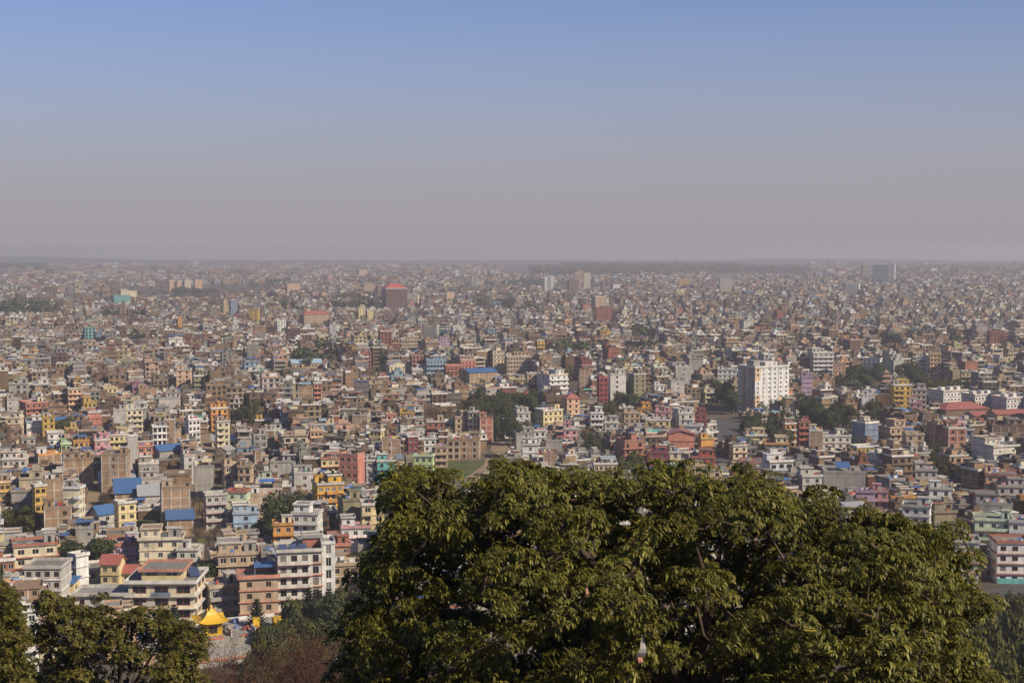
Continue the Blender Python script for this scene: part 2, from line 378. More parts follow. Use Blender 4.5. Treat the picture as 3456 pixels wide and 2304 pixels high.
            if w >= d: V = [(X0, Y0, zt), (X1, Y0, zt), (X1, Y1, zt), (X0, Y1, zt), (X0 + q, yo, zt + rh), (X1 - q, yo, zt + rh)]; F = [(0, 1, 5, 4), (1, 2, 5), (2, 3, 4, 5), (3, 0, 4)]
            else: V = [(X0, Y0, zt), (X1, Y0, zt), (X1, Y1, zt), (X0, Y1, zt), (xo, Y0 + q, zt + rh), (xo, Y1 - q, zt + rh)]; F = [(0, 1, 4), (1, 2, 5, 4), (2, 3, 5), (3, 0, 4, 5)]
        n = len(V); V2 = V + [(x, y, z + .12) for x, y, z in V]; F2 = [tuple(reversed(f)) for f in F] + [tuple(i + n for i in f) for f in F]
        edges = {}
        for f in F:
            for a, c in zip(f, f[1:] + f[:1]): edges[(a, c)] = 1
        for (a, c) in list(edges):
            if (c, a) not in edges: F2.append((a, c, c + n, a + n))
        r_ = mesh_obj('roof', V2, F2, M_TIN, root); r_.color = rc + (1,)
    return top + .2

def house(x0, x1, yt, yv, fl, th, kind, col, label=None, o=None, cat='house', auto=True, name='house', seed=None):
    o = dict(o or {}); rng = random.Random(int(x0 * 7 + yt * 13 + fl) if seed is None else seed)
    fh = o.get('fh', 3.0)
    if fl == 0:
        yb = yv; h = (yb - yt) * 100 / (yb - YH); fl = max(1, int(round(h / 3.2))); fh = h / fl
    else:
        k = fl * fh / 100.0; yb = (yt - YH * k) / (1 - k)
    s = (yb - YH) / 100.0
    r = o.get('r', rng.uniform(.75, 1.1)); t = R(th)
    W = (x1 - x0) / s; w = W / (math.cos(t) + r * abs(math.sin(t))); d = r * w
    xc = (x0 + x1) / 2; alpha = math.atan((xc - 1728) / FPX)
    p = ground(xc, yb); ext = (w * abs(math.sin(t)) + d * math.cos(t)) / 2
    dirn = Vector((p.x, p.y, 0)).normalized(); c = p + dirn * ext
    root = empty(name, (c.x, c.y, 0), t - alpha)
    detail = 2 if s > 7.2 else 1
    top = add_block(root, rng, w, d, 0, fl, fh, kind, col, o, detail)
    PROT.append((x0, x1, yt - 4, yv, p.y)); FOOT.append((c.x, c.y, math.hypot(w, d) / 2 * .82))
    dress_roof(root, rng, w, d, top, kind, col, o, detail, c, t - alpha)
    h = dict(root=root, fl=fl, kind=kind, col=col, o=o, label=label, cat=cat, pos=c, w=w, d=d, top=top, s=s, rz=t - alpha)
    ALLH.append(h); return h

TANKS = []
def dress_roof(root, rng, w, d, top, kind, col, o, detail, c, rz):
    if o.get('roof', 'flat') != 'flat' or o.get('plain'): return
    if o.get('hut', 1) and 'awning' not in o and w > 6.5 and rng.random() < .45:
        uw, ud = w * rng.uniform(.45, .65), d * rng.uniform(.5, .8); ux, uy = rng.choice((-1, 1)) * (w - uw) / 2 * .92, (d - ud) / 2 * .92
        top2 = add_block(root, rng, uw, ud, top, 1, 2.7, 'plaster' if kind == 'plaster' else kind, col, dict(n=max(1, int(uw / 2.6)), ns=0, ov=.35, ph=.5, ww=1.1, wh=1.3), detail, ux, uy, 'upper_storey')
        for k in range(rng.choice((0, 1))): TANKS.append((root, (ux, uy, top2), rng.uniform(.8, 1.1)))
    for k in range(rng.randint(2, 5)):
        inst('roof_box', ME_BOX, root, (rng.uniform(-.42, .42) * w, rng.uniform(-.4, .1) * d, top), (rng.uniform(.4, 2.0), rng.uniform(.3, .7), rng.uniform(.4, 1.2)), (0, 0, 0), rng.choice([(.66, .63, .58), (.12, .12, .12), (.4, .1, .08), (.12, .2, .42), (.5, .36, .25), (.3, .28, .26), (.06, .06, .06)]))
    if o.get('hut', rng.random() < .75) and w > 4:
        hw, hd, hh = min(w * .5, rng.uniform(2.6, 4.2)), min(d * .5, rng.uniform(2.4, 4)), rng.uniform(2.3, 2.8)
        hx, hy = rng.choice((-1, 1)) * (w / 2 - hw / 2 - .3), rng.uniform(-.1, 1) * (d / 2 - hd / 2 - .3)
        hb = MB(); out = wall_face(hb, (hx - hw / 2, hy - hd / 2), (1, 0), (0, -1), hw, top, 1, hh, [hw * .5], .9, 1.9 if hh > 2.2 else 1.5, .1)
        hb.quad((hx - hw / 2, hy + hd / 2, top), (hx - hw / 2, hy - hd / 2, top), (hx - hw / 2, hy - hd / 2, top + hh), (hx - hw / 2, hy + hd / 2, top + hh))
        hb.quad((hx + hw / 2, hy - hd / 2, top), (hx + hw / 2, hy + hd / 2, top), (hx + hw / 2, hy + hd / 2, top + hh), (hx + hw / 2, hy - hd / 2, top + hh))
        hb.quad((hx + hw / 2, hy + hd / 2, top), (hx - hw / 2, hy + hd / 2, top), (hx - hw / 2, hy + hd / 2, top + hh), (hx + hw / 2, hy + hd / 2, top + hh))
        ht = hb.build('stair_tower', [M_WALL, M_DARK], root); hc = COL[col] if rng.random() < .6 else COL[rng.choice(['cream', 'white', 'grey', 'brick', 'tan'])]; ht.color = hc + (1,)
        inst('stair_tower_roof', ME_BOX, ht, (hx, hy, top + hh), (hw + .5, hd + .5, .16), (0, 0, 0), rng.choice([(.4, .37, .33), (.5, .46, .4), tuple(v * .8 for v in hc)]))
        if rng.random() < .45: TANKS.append((root, (hx, hy, top + hh + .165), rng.uniform(.9, 1.2)))
    if o.get('awning'):
        ac, f0, f1 = o['awning']; L = w * (f1 - f0); ab = inst('roof_awning', ME_TINBOX, root, (-w / 2 + w * (f0 + f1) / 2, -.1 * d, top + 2.3), (L, d * .7, .1), (R(6), 0, 0), COL[ac])
        for sx in (-1, 1):
            for sy in (-1, 1): inst('post', ME_BOX, root, (-w / 2 + w * (f0 + f1) / 2 + sx * L * .46, -.1 * d + sy * d * .3, top), (.1, .1, 2.3 + sy * d * .03), (0, 0, 0), (.3, .3, .3))
    for k in range(o.get('tanks', rng.choice((0, 1, 1, 2)))):
        TANKS.append((root, (rng.uniform(-.35, .35) * w, rng.uniform(-.1, .4) * d, top), rng.uniform(.8, 1.15)))

HOUSES = [
# --- far and mid landmarks (fl = 0: the base row is given)
(568, 592, 947, 984, 0, 12, 'plaster', 'peach', 'beige apartment slab nearest the teal block, one of four in a row', dict(r=1, hut=0, tanks=0, n=4), 'apartment block'),
(594, 617, 948, 984, 0, 12, 'plaster', 'peach', 'beige apartment slab second from the teal block in the row of four', dict(r=1, hut=0, tanks=0, n=4), 'apartment block'),
(619, 647, 946, 984, 0, 12, 'plaster', 'cream', 'pale cream apartment slab third from the teal block in the row of four', dict(r=1, hut=0, tanks=0, n=5), 'apartment block'),
(653, 683, 945, 984, 0, 12, 'plaster', 'peach', 'peach apartment slab standing apart at the end of the row of four', dict(r=1, hut=0, tanks=0, n=5), 'apartment block'),
(374, 440, 998, 1032, 0, 20, 'plaster', 'teal', 'dark teal glass-fronted block below a white upper building', dict(r=.6, hut=0, tanks=0, n=7), 'office block'),
(398, 462, 983, 1024, 0, 20, 'plaster', 'cream', 'cream stepped block rising behind the dark teal glass block', dict(r=.6, n=7), 'office block'),
(774, 802, 1012, 1068, 0, 14, 'block', 'bluegrey', 'dark slate tower block beside a thin pale chimney', dict(r=.9, hut=0, tanks=0), 'tower'),
(755, 765, 1008, 1068, 0, 14, 'block', 'tan', 'thin pale tan tower like a chimney beside the slate block', dict(r=.9, hut=0, tanks=0, par=False), 'tower'),
(840, 877, 1048, 1092, 0, -14, 'plaster', 'yellow', 'bright yellow stepped building with blank walls above the old town', dict(r=.8, n=2, tanks=0), 'building'),
(600, 613, 1072, 1120, 0, 10, 'plaster', 'orange', 'narrow orange tower house among low brick roofs', dict(r=.9, tanks=0), 'house'),
(281, 322, 1107, 1160, 0, 18, 'plaster', 'teal', 'pale teal building with a tall framed portal above the brick houses', dict(r=.6, n=3, ww=2.2, wh=2), 'building'),
(318, 345, 1122, 1165, 0, 18, 'plaster', 'bluegrey', 'grey-blue wing beside the pale teal portal building', dict(r=.9, n=3), 'building'),
(1223, 1262, 958, 1002, 0, 10, 'plaster', 'tan', 'grey-tan tower block behind dark trees beside the red-roofed tower', dict(r=.9, hut=0, tanks=0, n=5), 'tower'),
(965, 1012, 960, 998, 0, 8, 'plaster', 'peach', 'round-fronted tan tower with cream bands and a low white annex', dict(r=.9, hut=0, tanks=0, n=6, trim='cream', band=.5), 'tower'),
(1204, 1237, 911, 936, 0, 16, 'plaster', 'peach', 'pale pinkish block on the far rise above the tan tower', dict(r=1.2, n=5), 'apartment block'),
(1534, 1548, 911, 946, 0, 10, 'plaster', 'white', 'slim tower with a bright white top on the far plain', dict(r=1, hut=0), 'tower'),
(1607, 1622, 911, 932, 0, 12, 'plaster', 'peach', 'pinkish twin tower far out, one of a pair', dict(r=1, hut=0), 'tower'),
(1632, 1648, 911, 932, 0, 12, 'plaster', 'peach', 'pinkish twin tower far out, one of a pair', dict(r=1, hut=0), 'tower'),
(1383, 1416, 997, 1030, 0, -14, 'plaster', 'cream', 'cream stepped annex right against the red-roofed tower', dict(r=.8, n=3), 'building'),
(1502, 1534, 988, 1034, 0, 14, 'plaster', 'peach', 'peach building with a slim tower beyond the red gable hall', dict(r=.7, n=3), 'building'),
(1206, 1232, 1038, 1088, 0, 14, 'plaster', 'paleyellow', 'pale yellow block with a stepped top below the dark trees', dict(r=.8, n=2), 'building'),
(1236, 1261, 1050, 1086, 0, 14, 'plaster', 'paleyellow', 'pale yellow block, the lower of the two beside each other', dict(r=.8, n=2), 'building'),
(1010, 1112, 1062, 1106, 0, 22, 'plaster', 'tan', 'long dull hall under a rusty red hipped roof', dict(r=.5, roof='hip', roofc='roofred', n=10), 'hall'),
(1372, 1420, 1030, 1046, 0, 10, 'plaster', 'white', 'white hall with a low red hipped roof beside the red-roofed tower', dict(r=.7, roof='hip', roofc='roofred'), 'hall'),
(1426, 1476, 1022, 1046, 0, -20, 'plaster', 'offwhite', 'off-white hall with a bright red gable roof', dict(r=.7, roof='gable', roofc='roofred'), 'hall'),
(932, 966, 1086, 1132, 0, 12, 'plaster', 'white', 'bright white stepped house above dark red roofs', dict(r=.8), 'house'),
(1113, 1143, 1097, 1140, 0, -10, 'plaster', 'white', 'white house with one notched corner near the yellow blocks', dict(r=.8, n=1), 'house'),
(1068, 1106, 1135, 1182, 0, 18, 'plaster', 'paleyellow', 'pale yellow block with rows of small dark windows by trees', dict(r=.7, n=6), 'house'),
(1350, 1413, 1150, 1192, 0, 10, 'plaster', 'tan', 'wide tan building with a white windowed top floor', dict(r=.6, n=9, trim='white'), 'building'),
(1430, 1482, 1105, 1152, 0, -18, 'block', 'grey', 'grey blank block with a white end wall', dict(r=.6, hut=0), 'house'),
(1480, 1518, 1140, 1182, 0, 10, 'plaster', 'lilac', 'pale pink house with white window surrounds', dict(r=.8, n=3, frame='white'), 'house'),
(978, 1086, 1226, 1258, 0, 8, 'plaster', 'tan', 'long tan hall under a pale blue tin roof', dict(r=.55, roof='gable', roofc='lightblue', rh=3), 'hall'),
(1437, 1505, 1215, 1276, 0, 6, 'plaster', 'skyblue', 'sky blue school block with a white grid of ledges', dict(r=.6, n=6, trim='white', band=.6, bal=1, rail='skyblue'), 'school'),
(1545, 1606, 1216, 1280, 0, 14, 'plaster', 'salmon', 'reddish block with open ledges beside the sky blue school', dict(r=.8, n=4, trim='redbrick', band=.6), 'building'),
(1498, 1560, 1236, 1286, 0, 10, 'plaster', 'redbrick', 'low red terraced block in front of the sky blue school', dict(r=.8, n=4, trim='salmon', band=.8), 'building'),
(1388, 1440, 1246, 1276, 0, 8, 'plaster', 'white', 'low white building with a row of dark windows', dict(r=.6, n=6), 'building'),
(1303, 1382, 1232, 1266, 0, 14, 'plaster', 'cream', 'cream house with a broad low gable front', dict(r=.7, roof='gable', roofc='tin', ridge='y', n=5), 'house'),
(1548, 1680, 1258, 1304, 0, 26, 'brick', 'brick', 'wide bare brick hall under a bright blue tin roof', dict(r=.8, roof='gable', roofc='blue', rh=2.5, n=0), 'hall'),
(1660, 1702, 1196, 1268, 0, 8, 'plaster', 'cream', 'cream tower house with red-brown window strips', dict(r=.8, n=3, trim='redbrick'), 'house'),
(1703, 1790, 1205, 1275, 0, 10, 'plaster', 'tan', 'wide tan block with pale ledges and window rows', dict(r=.6, n=8, trim='offwhite', band=.5), 'building'),
(1835, 1869, 935, 985, 0, 6, 'plaster', 'white', 'white round-cornered tower with dark ribbon windows', dict(r=.9, hut=0, tanks=0, trim='white', band=.7, n=1, ww=9, wh=1.6), 'tower'),
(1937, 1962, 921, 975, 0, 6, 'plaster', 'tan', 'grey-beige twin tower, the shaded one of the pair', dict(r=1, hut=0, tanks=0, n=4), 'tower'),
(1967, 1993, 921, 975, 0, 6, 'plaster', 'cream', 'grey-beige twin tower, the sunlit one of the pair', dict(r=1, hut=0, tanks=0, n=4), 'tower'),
(1913, 1954, 946, 990, 0, 16, 'plaster', 'brown', 'dark brown block in front of the twin towers', dict(r=.8, hut=0), 'building'),
(2287, 2328, 943, 982, 0, 6, 'plaster', 'yellow', 'yellow block with dark ribbon windows on the far plain', dict(r=.8, n=5), 'building'),
(2008, 2064, 1040, 1096, 0, 8, 'plaster', 'redbrick', 'brick red building with rows of ledges', dict(r=.7, n=6, trim='salmon', band=.5), 'building'),
(1995, 2045, 1002, 1056, 0, 30, 'brick', 'brick', 'brown brick tower behind the brick red building', dict(r=.7), 'building'),
(1876, 1916, 1118, 1164, 0, -8, 'plaster', 'peach', 'orange-peach house with white railings', dict(r=.8, n=4, bal=1, rail='peach'), 'house'),
(1806, 1838, 1150, 1196, 0, 22, 'plaster', 'yellow', 'lemon yellow house with stacked ledges', dict(r=.7, n=2, bal=1), 'house'),
(2425, 2476, 942, 985, 0, 10, 'plaster', 'lightgrey', 'pale grey office block with a flat canopy on top', dict(r=.7, n=6), 'office block'),
(2330, 2332, 1, 2, -1, 0, '', '', None, {}, ''),
(2853, 2902, 958, 1000, 0, -6, 'plaster', 'white', 'white stepped building with bold balcony bands', dict(r=.8, n=6, band=.7, trim='white', bal=1), 'building'),
(2725, 2812, 1192, 1278, 0, 18, 'plaster', 'lightgrey', 'grey block with white balcony bands and dark side wall', dict(r=.9, n=4, trim='white', band=.5, bal=1, rail='white', ns=0), 'building'),
(2812, 2852, 1232, 1282, 0, 4, 'plaster', 'peach', 'peach house with small square windows beside the banded grey block', dict(r=.8, n=3), 'house'),
(2912, 2985, 1212, 1262, 0, -20, 'plaster', 'white', 'pale house with pink side wall and white balconies', dict(r=.8, n=4, bal=1), 'house'),
(3092, 3132, 1214, 1262, 0, 6, 'plaster', 'white', 'white house with a large dark glass front', dict(r=.8, n=1, ww=5, wh=2), 'house'),
(3134, 3174, 1196, 1264, 0, 8, 'plaster', 'peach', 'orange-peach tower house with yellow ledges', dict(r=.8, n=3, trim='paleyellow', band=.4), 'house'),
(3335, 3375, 1120, 1172, 0, 14, 'plaster', 'redbrick', 'brick red pair of blocks, the taller one', dict(r=.8, n=3), 'building'),
(3376, 3412, 1134, 1172, 0, 14, 'plaster', 'redbrick', 'brick red pair of blocks, the lower one', dict(r=.8, n=3), 'building'),
(3240, 3285, 1255, 1320, 0, 8, 'plaster', 'paleyellow', 'olive-yellow house with a gabled roof terrace', dict(r=.8, n=3, bal=1), 'house'),
(2905, 2929, 899, 955, 0, 24, 'plaster', 'olive', 'slim yellow-green glass tower with a pointed white cap', dict(r=.7, n=4, hut=0, tanks=0), 'tower'),
(2945, 2998, 893, 960, 0, 4, 'plaster', 'bluegrey', 'wide dark blue glass tower on the far plain', dict(r=.6, n=12, hut=0, tanks=0, trim='bluegrey', band=.05, ww=2.2, wh=2.1), 'tower'),
(2999, 3021, 893, 960, 0, -8, 'plaster', 'white', 'narrow white striped tower against the dark blue glass tower', dict(r=.9, n=1, ww=8, wh=1.5, trim='white', hut=0, tanks=0), 'tower'),
# --- middle distance, left
(597, 648, 1250, 1316, 6, -6, 'plaster', 'peach', 'tall house, orange upper storeys over pale lower ones', dict(trim='white', n=2), 'house'),
(280, 326, 1360, 1394, 4, 6, 'plaster', 'yellow', None, dict(n=3), 'house'),
(302, 342, 1393, 1450, 4, 0, 'plaster', 'salmon', 'blank salmon gable wall below the lemon yellow house', dict(n=0, ns=0), 'house'),
(68, 160, 1362, 1422, 4, 16, 'plaster', 'redbrick', None, dict(bal=1, trim='salmon'), 'house'),
(26, 74, 1350, 1405, 4, 0, 'block', 'lightgrey', None, {}, 'house'),
(226, 277, 1313, 1400, 6, 10, 'plaster', 'peach', 'tall peach house with red ledges on every floor', dict(bal=1, trim='salmon', n=3), 'house'),
(385, 428, 1385, 1440, 5, 0, 'block', 'lightgrey', None, dict(n=0), 'house'),
(424, 482, 1383, 1440, 5, 6, 'plaster', 'cream', 'cream house with square balconies against a blank grey wall', dict(n=3, bal=(.4, 1)), 'house'),
(143, 185, 1410, 1456, 4, 4, 'plaster', 'yellow', 'yellow house with rows of square dark windows and a blue neighbour roof', dict(n=2, ns=0), 'house'),
(185, 226, 1428, 1446, 2, 6, 'block', 'tin', 'low shed under a deep blue tin roof beside the yellow house', dict(roof='shed', roofc='blue', rh=3), 'shed'),
(22, 80, 1413, 1460, 4, -14, 'plaster', 'cream', None, dict(trim='trimred'), 'house'),
(92, 142, 1425, 1460, 3, 0, 'plaster', 'white', None, dict(n=0, trim='lightblue'), 'house'),
(625, 676, 1418, 1476, 4, 22, 'plaster', 'white', 'bright white house with a stepped top and four square windows', dict(n=3, ns=0, bal=0), 'house'),
(515, 563, 1442, 1512, 5, 4, 'plaster', 'white', 'white house with red-edged floor grid and big dark openings', dict(n=3, ww=2.0, wh=2.1, trim='white', frame='trimred', band=.4), 'house'),
(556, 592, 1418, 1460, 5, 0, 'brick', 'brick', None, {}, 'house'),
(565, 612, 1452, 1490, 3, 0, 'block', 'tan', None, dict(n=0), 'house'),
(538, 610, 1345, 1392, 4, 0, 'block', 'lightgrey', 'wide blank pale grey end wall below brick houses', dict(n=0), 'house'),
(640, 682, 1352, 1382, 4, 0, 'plaster', 'white', None, dict(trim='trimred'), 'house'),
(600, 650, 1388, 1432, 4, 14, 'plaster', 'tan', None, dict(n=4), 'house'),
(462, 530, 1315, 1345, 4, 10, 'brick', 'brick', None, {}, 'house'),
(345, 395, 1310, 1335, 4, 10, 'plaster', 'paleyellow', None, {}, 'house'),
(650, 690, 1270, 1330, 5, 10, 'plaster', 'olive', 'olive green house with yellow-green ledges', dict(bal=1, trim='green'), 'house'),
(512, 617, 1522, 1560, 2, 28, 'plaster', 'grey', 'wide workshop under a bright blue gabled tin roof', dict(roof='gable', roofc='blue', rh=2.5, n=0, r=.7), 'workshop'),
(313, 372, 1488, 1540, 4, 10, 'plaster', 'pink', 'hot pink house with roof terrace among brick walls', dict(n=2, bal=(.5, 1), rail='pink', trim='pink'), 'house'),
(204, 240, 1500, 1556, 4, 8, 'plaster', 'green', 'lime green narrow house with a roof hut', dict(n=2, trim='palegreen'), 'house'),
(244, 302, 1490, 1522, 4, 8, 'plaster', 'orange', 'orange house with a blue awning on its roof', dict(n=3, awning=('blue', .3, .9)), 'house'),
(238, 314, 1534, 1552, 3, 4, 'plaster', 'cream', 'cream house below a royal blue tin awning', dict(n=3, awning=('blue', .0, .95)), 'house'),
(462, 516, 1508, 1562, 4, 4, 'plaster', 'salmon', 'coral red house with pale window panels', dict(n=2, trim='red', band=.5, ww=2.2), 'house'),
(433, 466, 1472, 1522, 6, 0, 'block', 'lightgrey', 'narrow blank grey slab wall beside the coral house', dict(n=0, hut=0), 'house'),
(366, 436, 1470, 1530, 4, 6, 'plaster', 'paleyellow', 'pale yellow house crowded behind the hot pink one', dict(n=4, bal=1), 'house'),
(345, 441, 1537, 1612, 5, -8, 'brick', 'brick', 'broad brick wall with white concrete grid and a dark slot', dict(n=1), 'house'),
(214, 314, 1553, 1612, 4, 2, 'brick', 'brick', 'broad brick end wall with concrete grid under the blue awning', dict(n=0), 'house'),
(120, 207, 1537, 1592, 4, 10, 'brick', 'brick', 'orange-topped brick house with grid walls', dict(trim='orange'), 'house'),
(12, 96, 1552, 1600, 4, -8, 'plaster', 'offwhite', 'white house with long red-capped parapet at the crowded edge', dict(n=4, trim='peach'), 'house'),
(468, 537, 1567, 1614, 3, 2, 'block', 'grey', None, dict(n=0), 'house'),
(474, 562, 1617, 1652, 2, 2, 'block', 'lightgrey', None, dict(n=1), 'house'),
(70, 120, 1480, 1520, 3, 8, 'plaster', 'grey', None, {}, 'house'),
(160, 215, 1462, 1500, 3, 4, 'plaster', 'white', None, dict(trim='grey'), 'house'),
(220, 262, 1448, 1478, 3, 4, 'plaster', 'yellow', 'golden yellow house with a tiny gabled porch roof', dict(n=4), 'house'),
(705, 769, 1380, 1420, 4, 10, 'plaster', 'orange', 'orange-red house with stepped top by a dark conifer', dict(n=3, trim='salmon', band=.5), 'house'),
(1005, 1056, 1308, 1362, 5, 2, 'brick', 'brick', 'tall brick tower house beneath a light blue roof hut', dict(n=0, awning=('skyblue', .1, .9)), 'house'),
(1085, 1121, 1326, 1366, 4, 0, 'brick', 'brick', None, dict(n=0), 'house'),
(1058, 1086, 1295, 1350, 5, 6, 'plaster', 'salmon', None, dict(bal=1), 'house'),
(862, 914, 1420, 1442, 3, 6, 'plaster', 'yellow', 'golden yellow house with a flared roof rim', dict(n=3, ov=.8), 'house'),
(727, 776, 1424, 1482, 5, 10, 'plaster', 'cream', None, dict(n=2, bal=(.0, .6)), 'house'),
(1060, 1132, 1434, 1466, 3, 6, 'plaster', 'skyblue', 'sky blue house with a broad blue roof terrace', dict(n=3, trim='skyblue', awning=('skyblue', .2, .6)), 'house'),
(1042, 1088, 1455, 1512, 4, 10, 'plaster', 'peach', None, dict(bal=1, n=3, trim='orange'), 'house'),
(1095, 1192, 1478, 1500, 3, -24, 'plaster', 'olive', None, dict(n=4), 'house'),
(1120, 1196, 1497, 1520, 2, 2, 'plaster', 'offwhite', None, dict(n=4), 'house'),
(850, 902, 1470, 1512, 4, 12, 'plaster', 'grey', None, dict(n=2, ww=2), 'house'),
(898, 930, 1455, 1508, 4, -10, 'brick', 'brick', None, {}, 'house'),
(730, 792, 1522, 1548, 1, -30, 'plaster', 'tin', 'long grey tin-roofed shed in the dusty yard', dict(roof='gable', roofc='concrete', rh=2, ridge='y', r=1.4), 'shed'),
(800, 852, 1505, 1524, 1, -28, 'plaster', 'grey', 'dark open shed with a sloping grey roof', dict(roof='shed', roofc='concrete', rh=2.5), 'shed'),
(714, 792, 1487, 1510, 1, 2, 'plaster', 'cream', 'low cream cabin with dark doorways in the dusty yard', dict(roof='shed', roofc='tin', rh=1.5, n=4, wh=2, sill=.2), 'cabin'),
(856, 886, 1527, 1590, 5, 14, 'brick', 'brick', None, dict(n=0), 'house'),
(1290, 1352, 1487, 1550, 5, 0, 'brick', 'brick', None, {}, 'house'),
(1250, 1298, 1455, 1500, 4, -22, 'plaster', 'paleyellow', None, dict(n=3, bal=1), 'house'),
(1190, 1252, 1405, 1440, 3, -14, 'brick', 'tan', None, dict(n=0), 'house'),
(1146, 1232, 1537, 1648, 6, -24, 'plaster', 'salmon', 'salmon pink tower block with fifteen small dark windows on its front', dict(n=3, ns=0, nr=0, r=.85, trim='salmon', band=.06, fh=3.1, ww=1.5, wh=1.3, hut=0, ov=.05, par=True, ph=.6, tanks=3), 'tower block'),
(1078, 1147, 1550, 1604, 4, 8, 'plaster', 'paleyellow', 'yellow house with two red awnings beside the salmon tower block', dict(n=3, trim='trimred', band=.9, awning=('trimred', .3, 1)), 'house'),
(912, 1010, 1562, 1612, 3, -10, 'block', 'lightgrey', None, dict(n=1), 'house'),
(985, 1060, 1600, 1660, 4, 8, 'block', 'lightgrey', None, dict(n=1), 'house'),
(750, 812, 1572, 1642, 5, 12, 'plaster', 'tan', 'beige house with projecting window bays beside a dusty lot', dict(n=2, ww=1.8), 'house'),
(805, 857, 1578, 1650, 5, -16, 'plaster', 'tan', 'beige house with rounded parapet joined to its twin', dict(n=2), 'house'),
(655, 722, 1577, 1640, 4, 2, 'block', 'grey', None, dict(n=0, awning=('paleyellow', .4, .9)), 'house'),
(610, 660, 1540, 1590, 4, 20, 'block', 'lightgrey', None, dict(n=1), 'house'),
(1270, 1334, 1558, 1620, 4, 4, 'plaster', 'turq', 'turquoise house with a red awning strip under the tree leaves', dict(n=2, trim='turq', bal=1, rail='turq'), 'house'),
(1232, 1276, 1557, 1612, 4, 8, 'plaster', 'lightgrey', None, dict(n=2), 'house'),
(1054, 1160, 1637, 1726, 5, 12, 'plaster', 'amber', 'bright orange-yellow four-storey house with red-orange ledges', dict(n=4, ns=0, trim='orange', band=.55, bal=(.35, .75), rail='orange', fh=3.0, ww=1.5, frame='white', tanks=0), 'house'),
(1215, 1322, 1632, 1658, 1, -6, 'block', 'lightgrey', 'low grey shed with a corrugated roof behind the leafy tree', dict(roof='shed', roofc='tin', rh=3, n=0), 'shed'),
# --- middle distance, centre and right
(1398, 1466, 1541, 1602, 5, -10, 'plaster', 'green', 'lime green house with white end wall above the treetop', dict(n=3, nr=0, r=.5, trim='palegreen', band=.2), 'house'),
(1550, 1622, 1486, 1556, 3, -4, 'brick', 'brick', 'large brick house with concrete grid above the green field', dict(n=2, nr=1), 'house'),
(1507, 1552, 1488, 1552, 3, 4, 'brick', 'brick', None, dict(n=2, ww=1.8, wh=1.8), 'house'),
(1430, 1472, 1482, 1540, 3, 2, 'plaster', 'white', None, dict(n=2, bal=0), 'house'),
(1468, 1510, 1510, 1548, 3, 2, 'plaster', 'tan', None, dict(bal=1), 'house'),
(1368, 1412, 1475, 1536, 5, 16, 'plaster', 'maroon', 'dark maroon house with white window frames', dict(n=2, frame='white'), 'house'),
(1300, 1340, 1400, 1440, 4, 10, 'plaster', 'salmon', None, dict(bal=1), 'house'),
(1345, 1400, 1395, 1425, 3, 6, 'plaster', 'yellow', 'golden yellow shed-topped house with blue tarpaulins', dict(n=2, awning=('blue', .5, 1)), 'house'),
(1582, 1614, 1392, 1444, 5, -10, 'plaster', 'cream', 'cream tower house with a yellow roof hut beside brown trees', dict(n=2), 'house'),
(1530, 1584, 1410, 1440, 4, 10, 'plaster', 'tan', None, {}, 'house'),
(1612, 1664, 1415, 1460, 4, 14, 'brick', 'redbrick', None, {}, 'house'),
(1440, 1500, 1425, 1470, 4, 2, 'plaster', 'redbrick', None, dict(bal=1), 'house'),
(1500, 1560, 1425, 1465, 3, 2, 'plaster', 'grey', None, dict(n=3), 'house'),
(1806, 1900, 1388, 1446, 4, 28, 'plaster', 'paleyellow', 'cream house with an arched middle row of windows', dict(n=4, r=.8, trim='paleyellow', band=.3, ns=3), 'house'),
(1896, 1956, 1345, 1412, 5, 22, 'plaster', 'peach', 'peach house with red hipped roofs beside dark trees', dict(n=2, roof='hip', roofc='roofred', rh=3), 'house'),
(1813, 1916, 1268, 1330, 6, 34, 'plaster', 'white', 'white six-storey house with shaded blue-grey flank above the trees', dict(n=3, r=1, bal=1, trim='cream', ns=3), 'house'),
(1715, 1772, 1281, 1302, 3, 6, 'plaster', 'paleyellow', None, dict(n=6), 'house'),
(1775, 1815, 1262, 1330, 6, 10, 'plaster', 'tan', None, dict(n=2), 'house'),
(1698, 1766, 1422, 1452, 3, 6, 'plaster', 'white', 'white terraced house with three dark windows by the dark trees', dict(n=4), 'house'),
(1736, 1790, 1395, 1430, 4, 14, 'plaster', 'lightgrey', None, {}, 'house'),
(1735, 1800, 1466, 1520, 4, 8, 'block', 'grey', None, dict(n=0), 'house'),
(1800, 1842, 1455, 1500, 3, 4, 'plaster', 'white', None, dict(awning=('blue', 0, .5)), 'house'),
(1762, 1816, 1503, 1566, 5, 2, 'plaster', 'white', 'white house with an orange upper corner room', dict(n=1, ns=0), 'house'),
(1844, 1898, 1490, 1530, 4, 0, 'block', 'grey', None, dict(n=0), 'house'),
(1832, 1882, 1537, 1596, 4, 2, 'brick', 'brick', None, {}, 'house'),
(1900, 1950, 1450, 1490, 3, 4, 'plaster', 'pink', None, dict(trim='white'), 'house'),
(1895, 1945, 1540, 1590, 4, 24, 'brick', 'brick', None, {}, 'house'),
(2014, 2052, 1276, 1352, 7, 24, 'plaster', 'maroon', 'tall maroon-fronted house with open red floors', dict(n=2, r=.6, trim='red'), 'house'),
(2052, 2112, 1265, 1352, 7, 14, 'block', 'offwhite', 'tall pale blank-walled house against the maroon one', dict(n=1, r=.6), 'house'),
(1954, 1992, 1252, 1310, 6, 4, 'brick', 'brick', None, dict(n=0), 'house'),
(2118, 2180, 1265, 1340, 6, 26, 'plaster', 'olive', None, dict(n=2), 'house'),
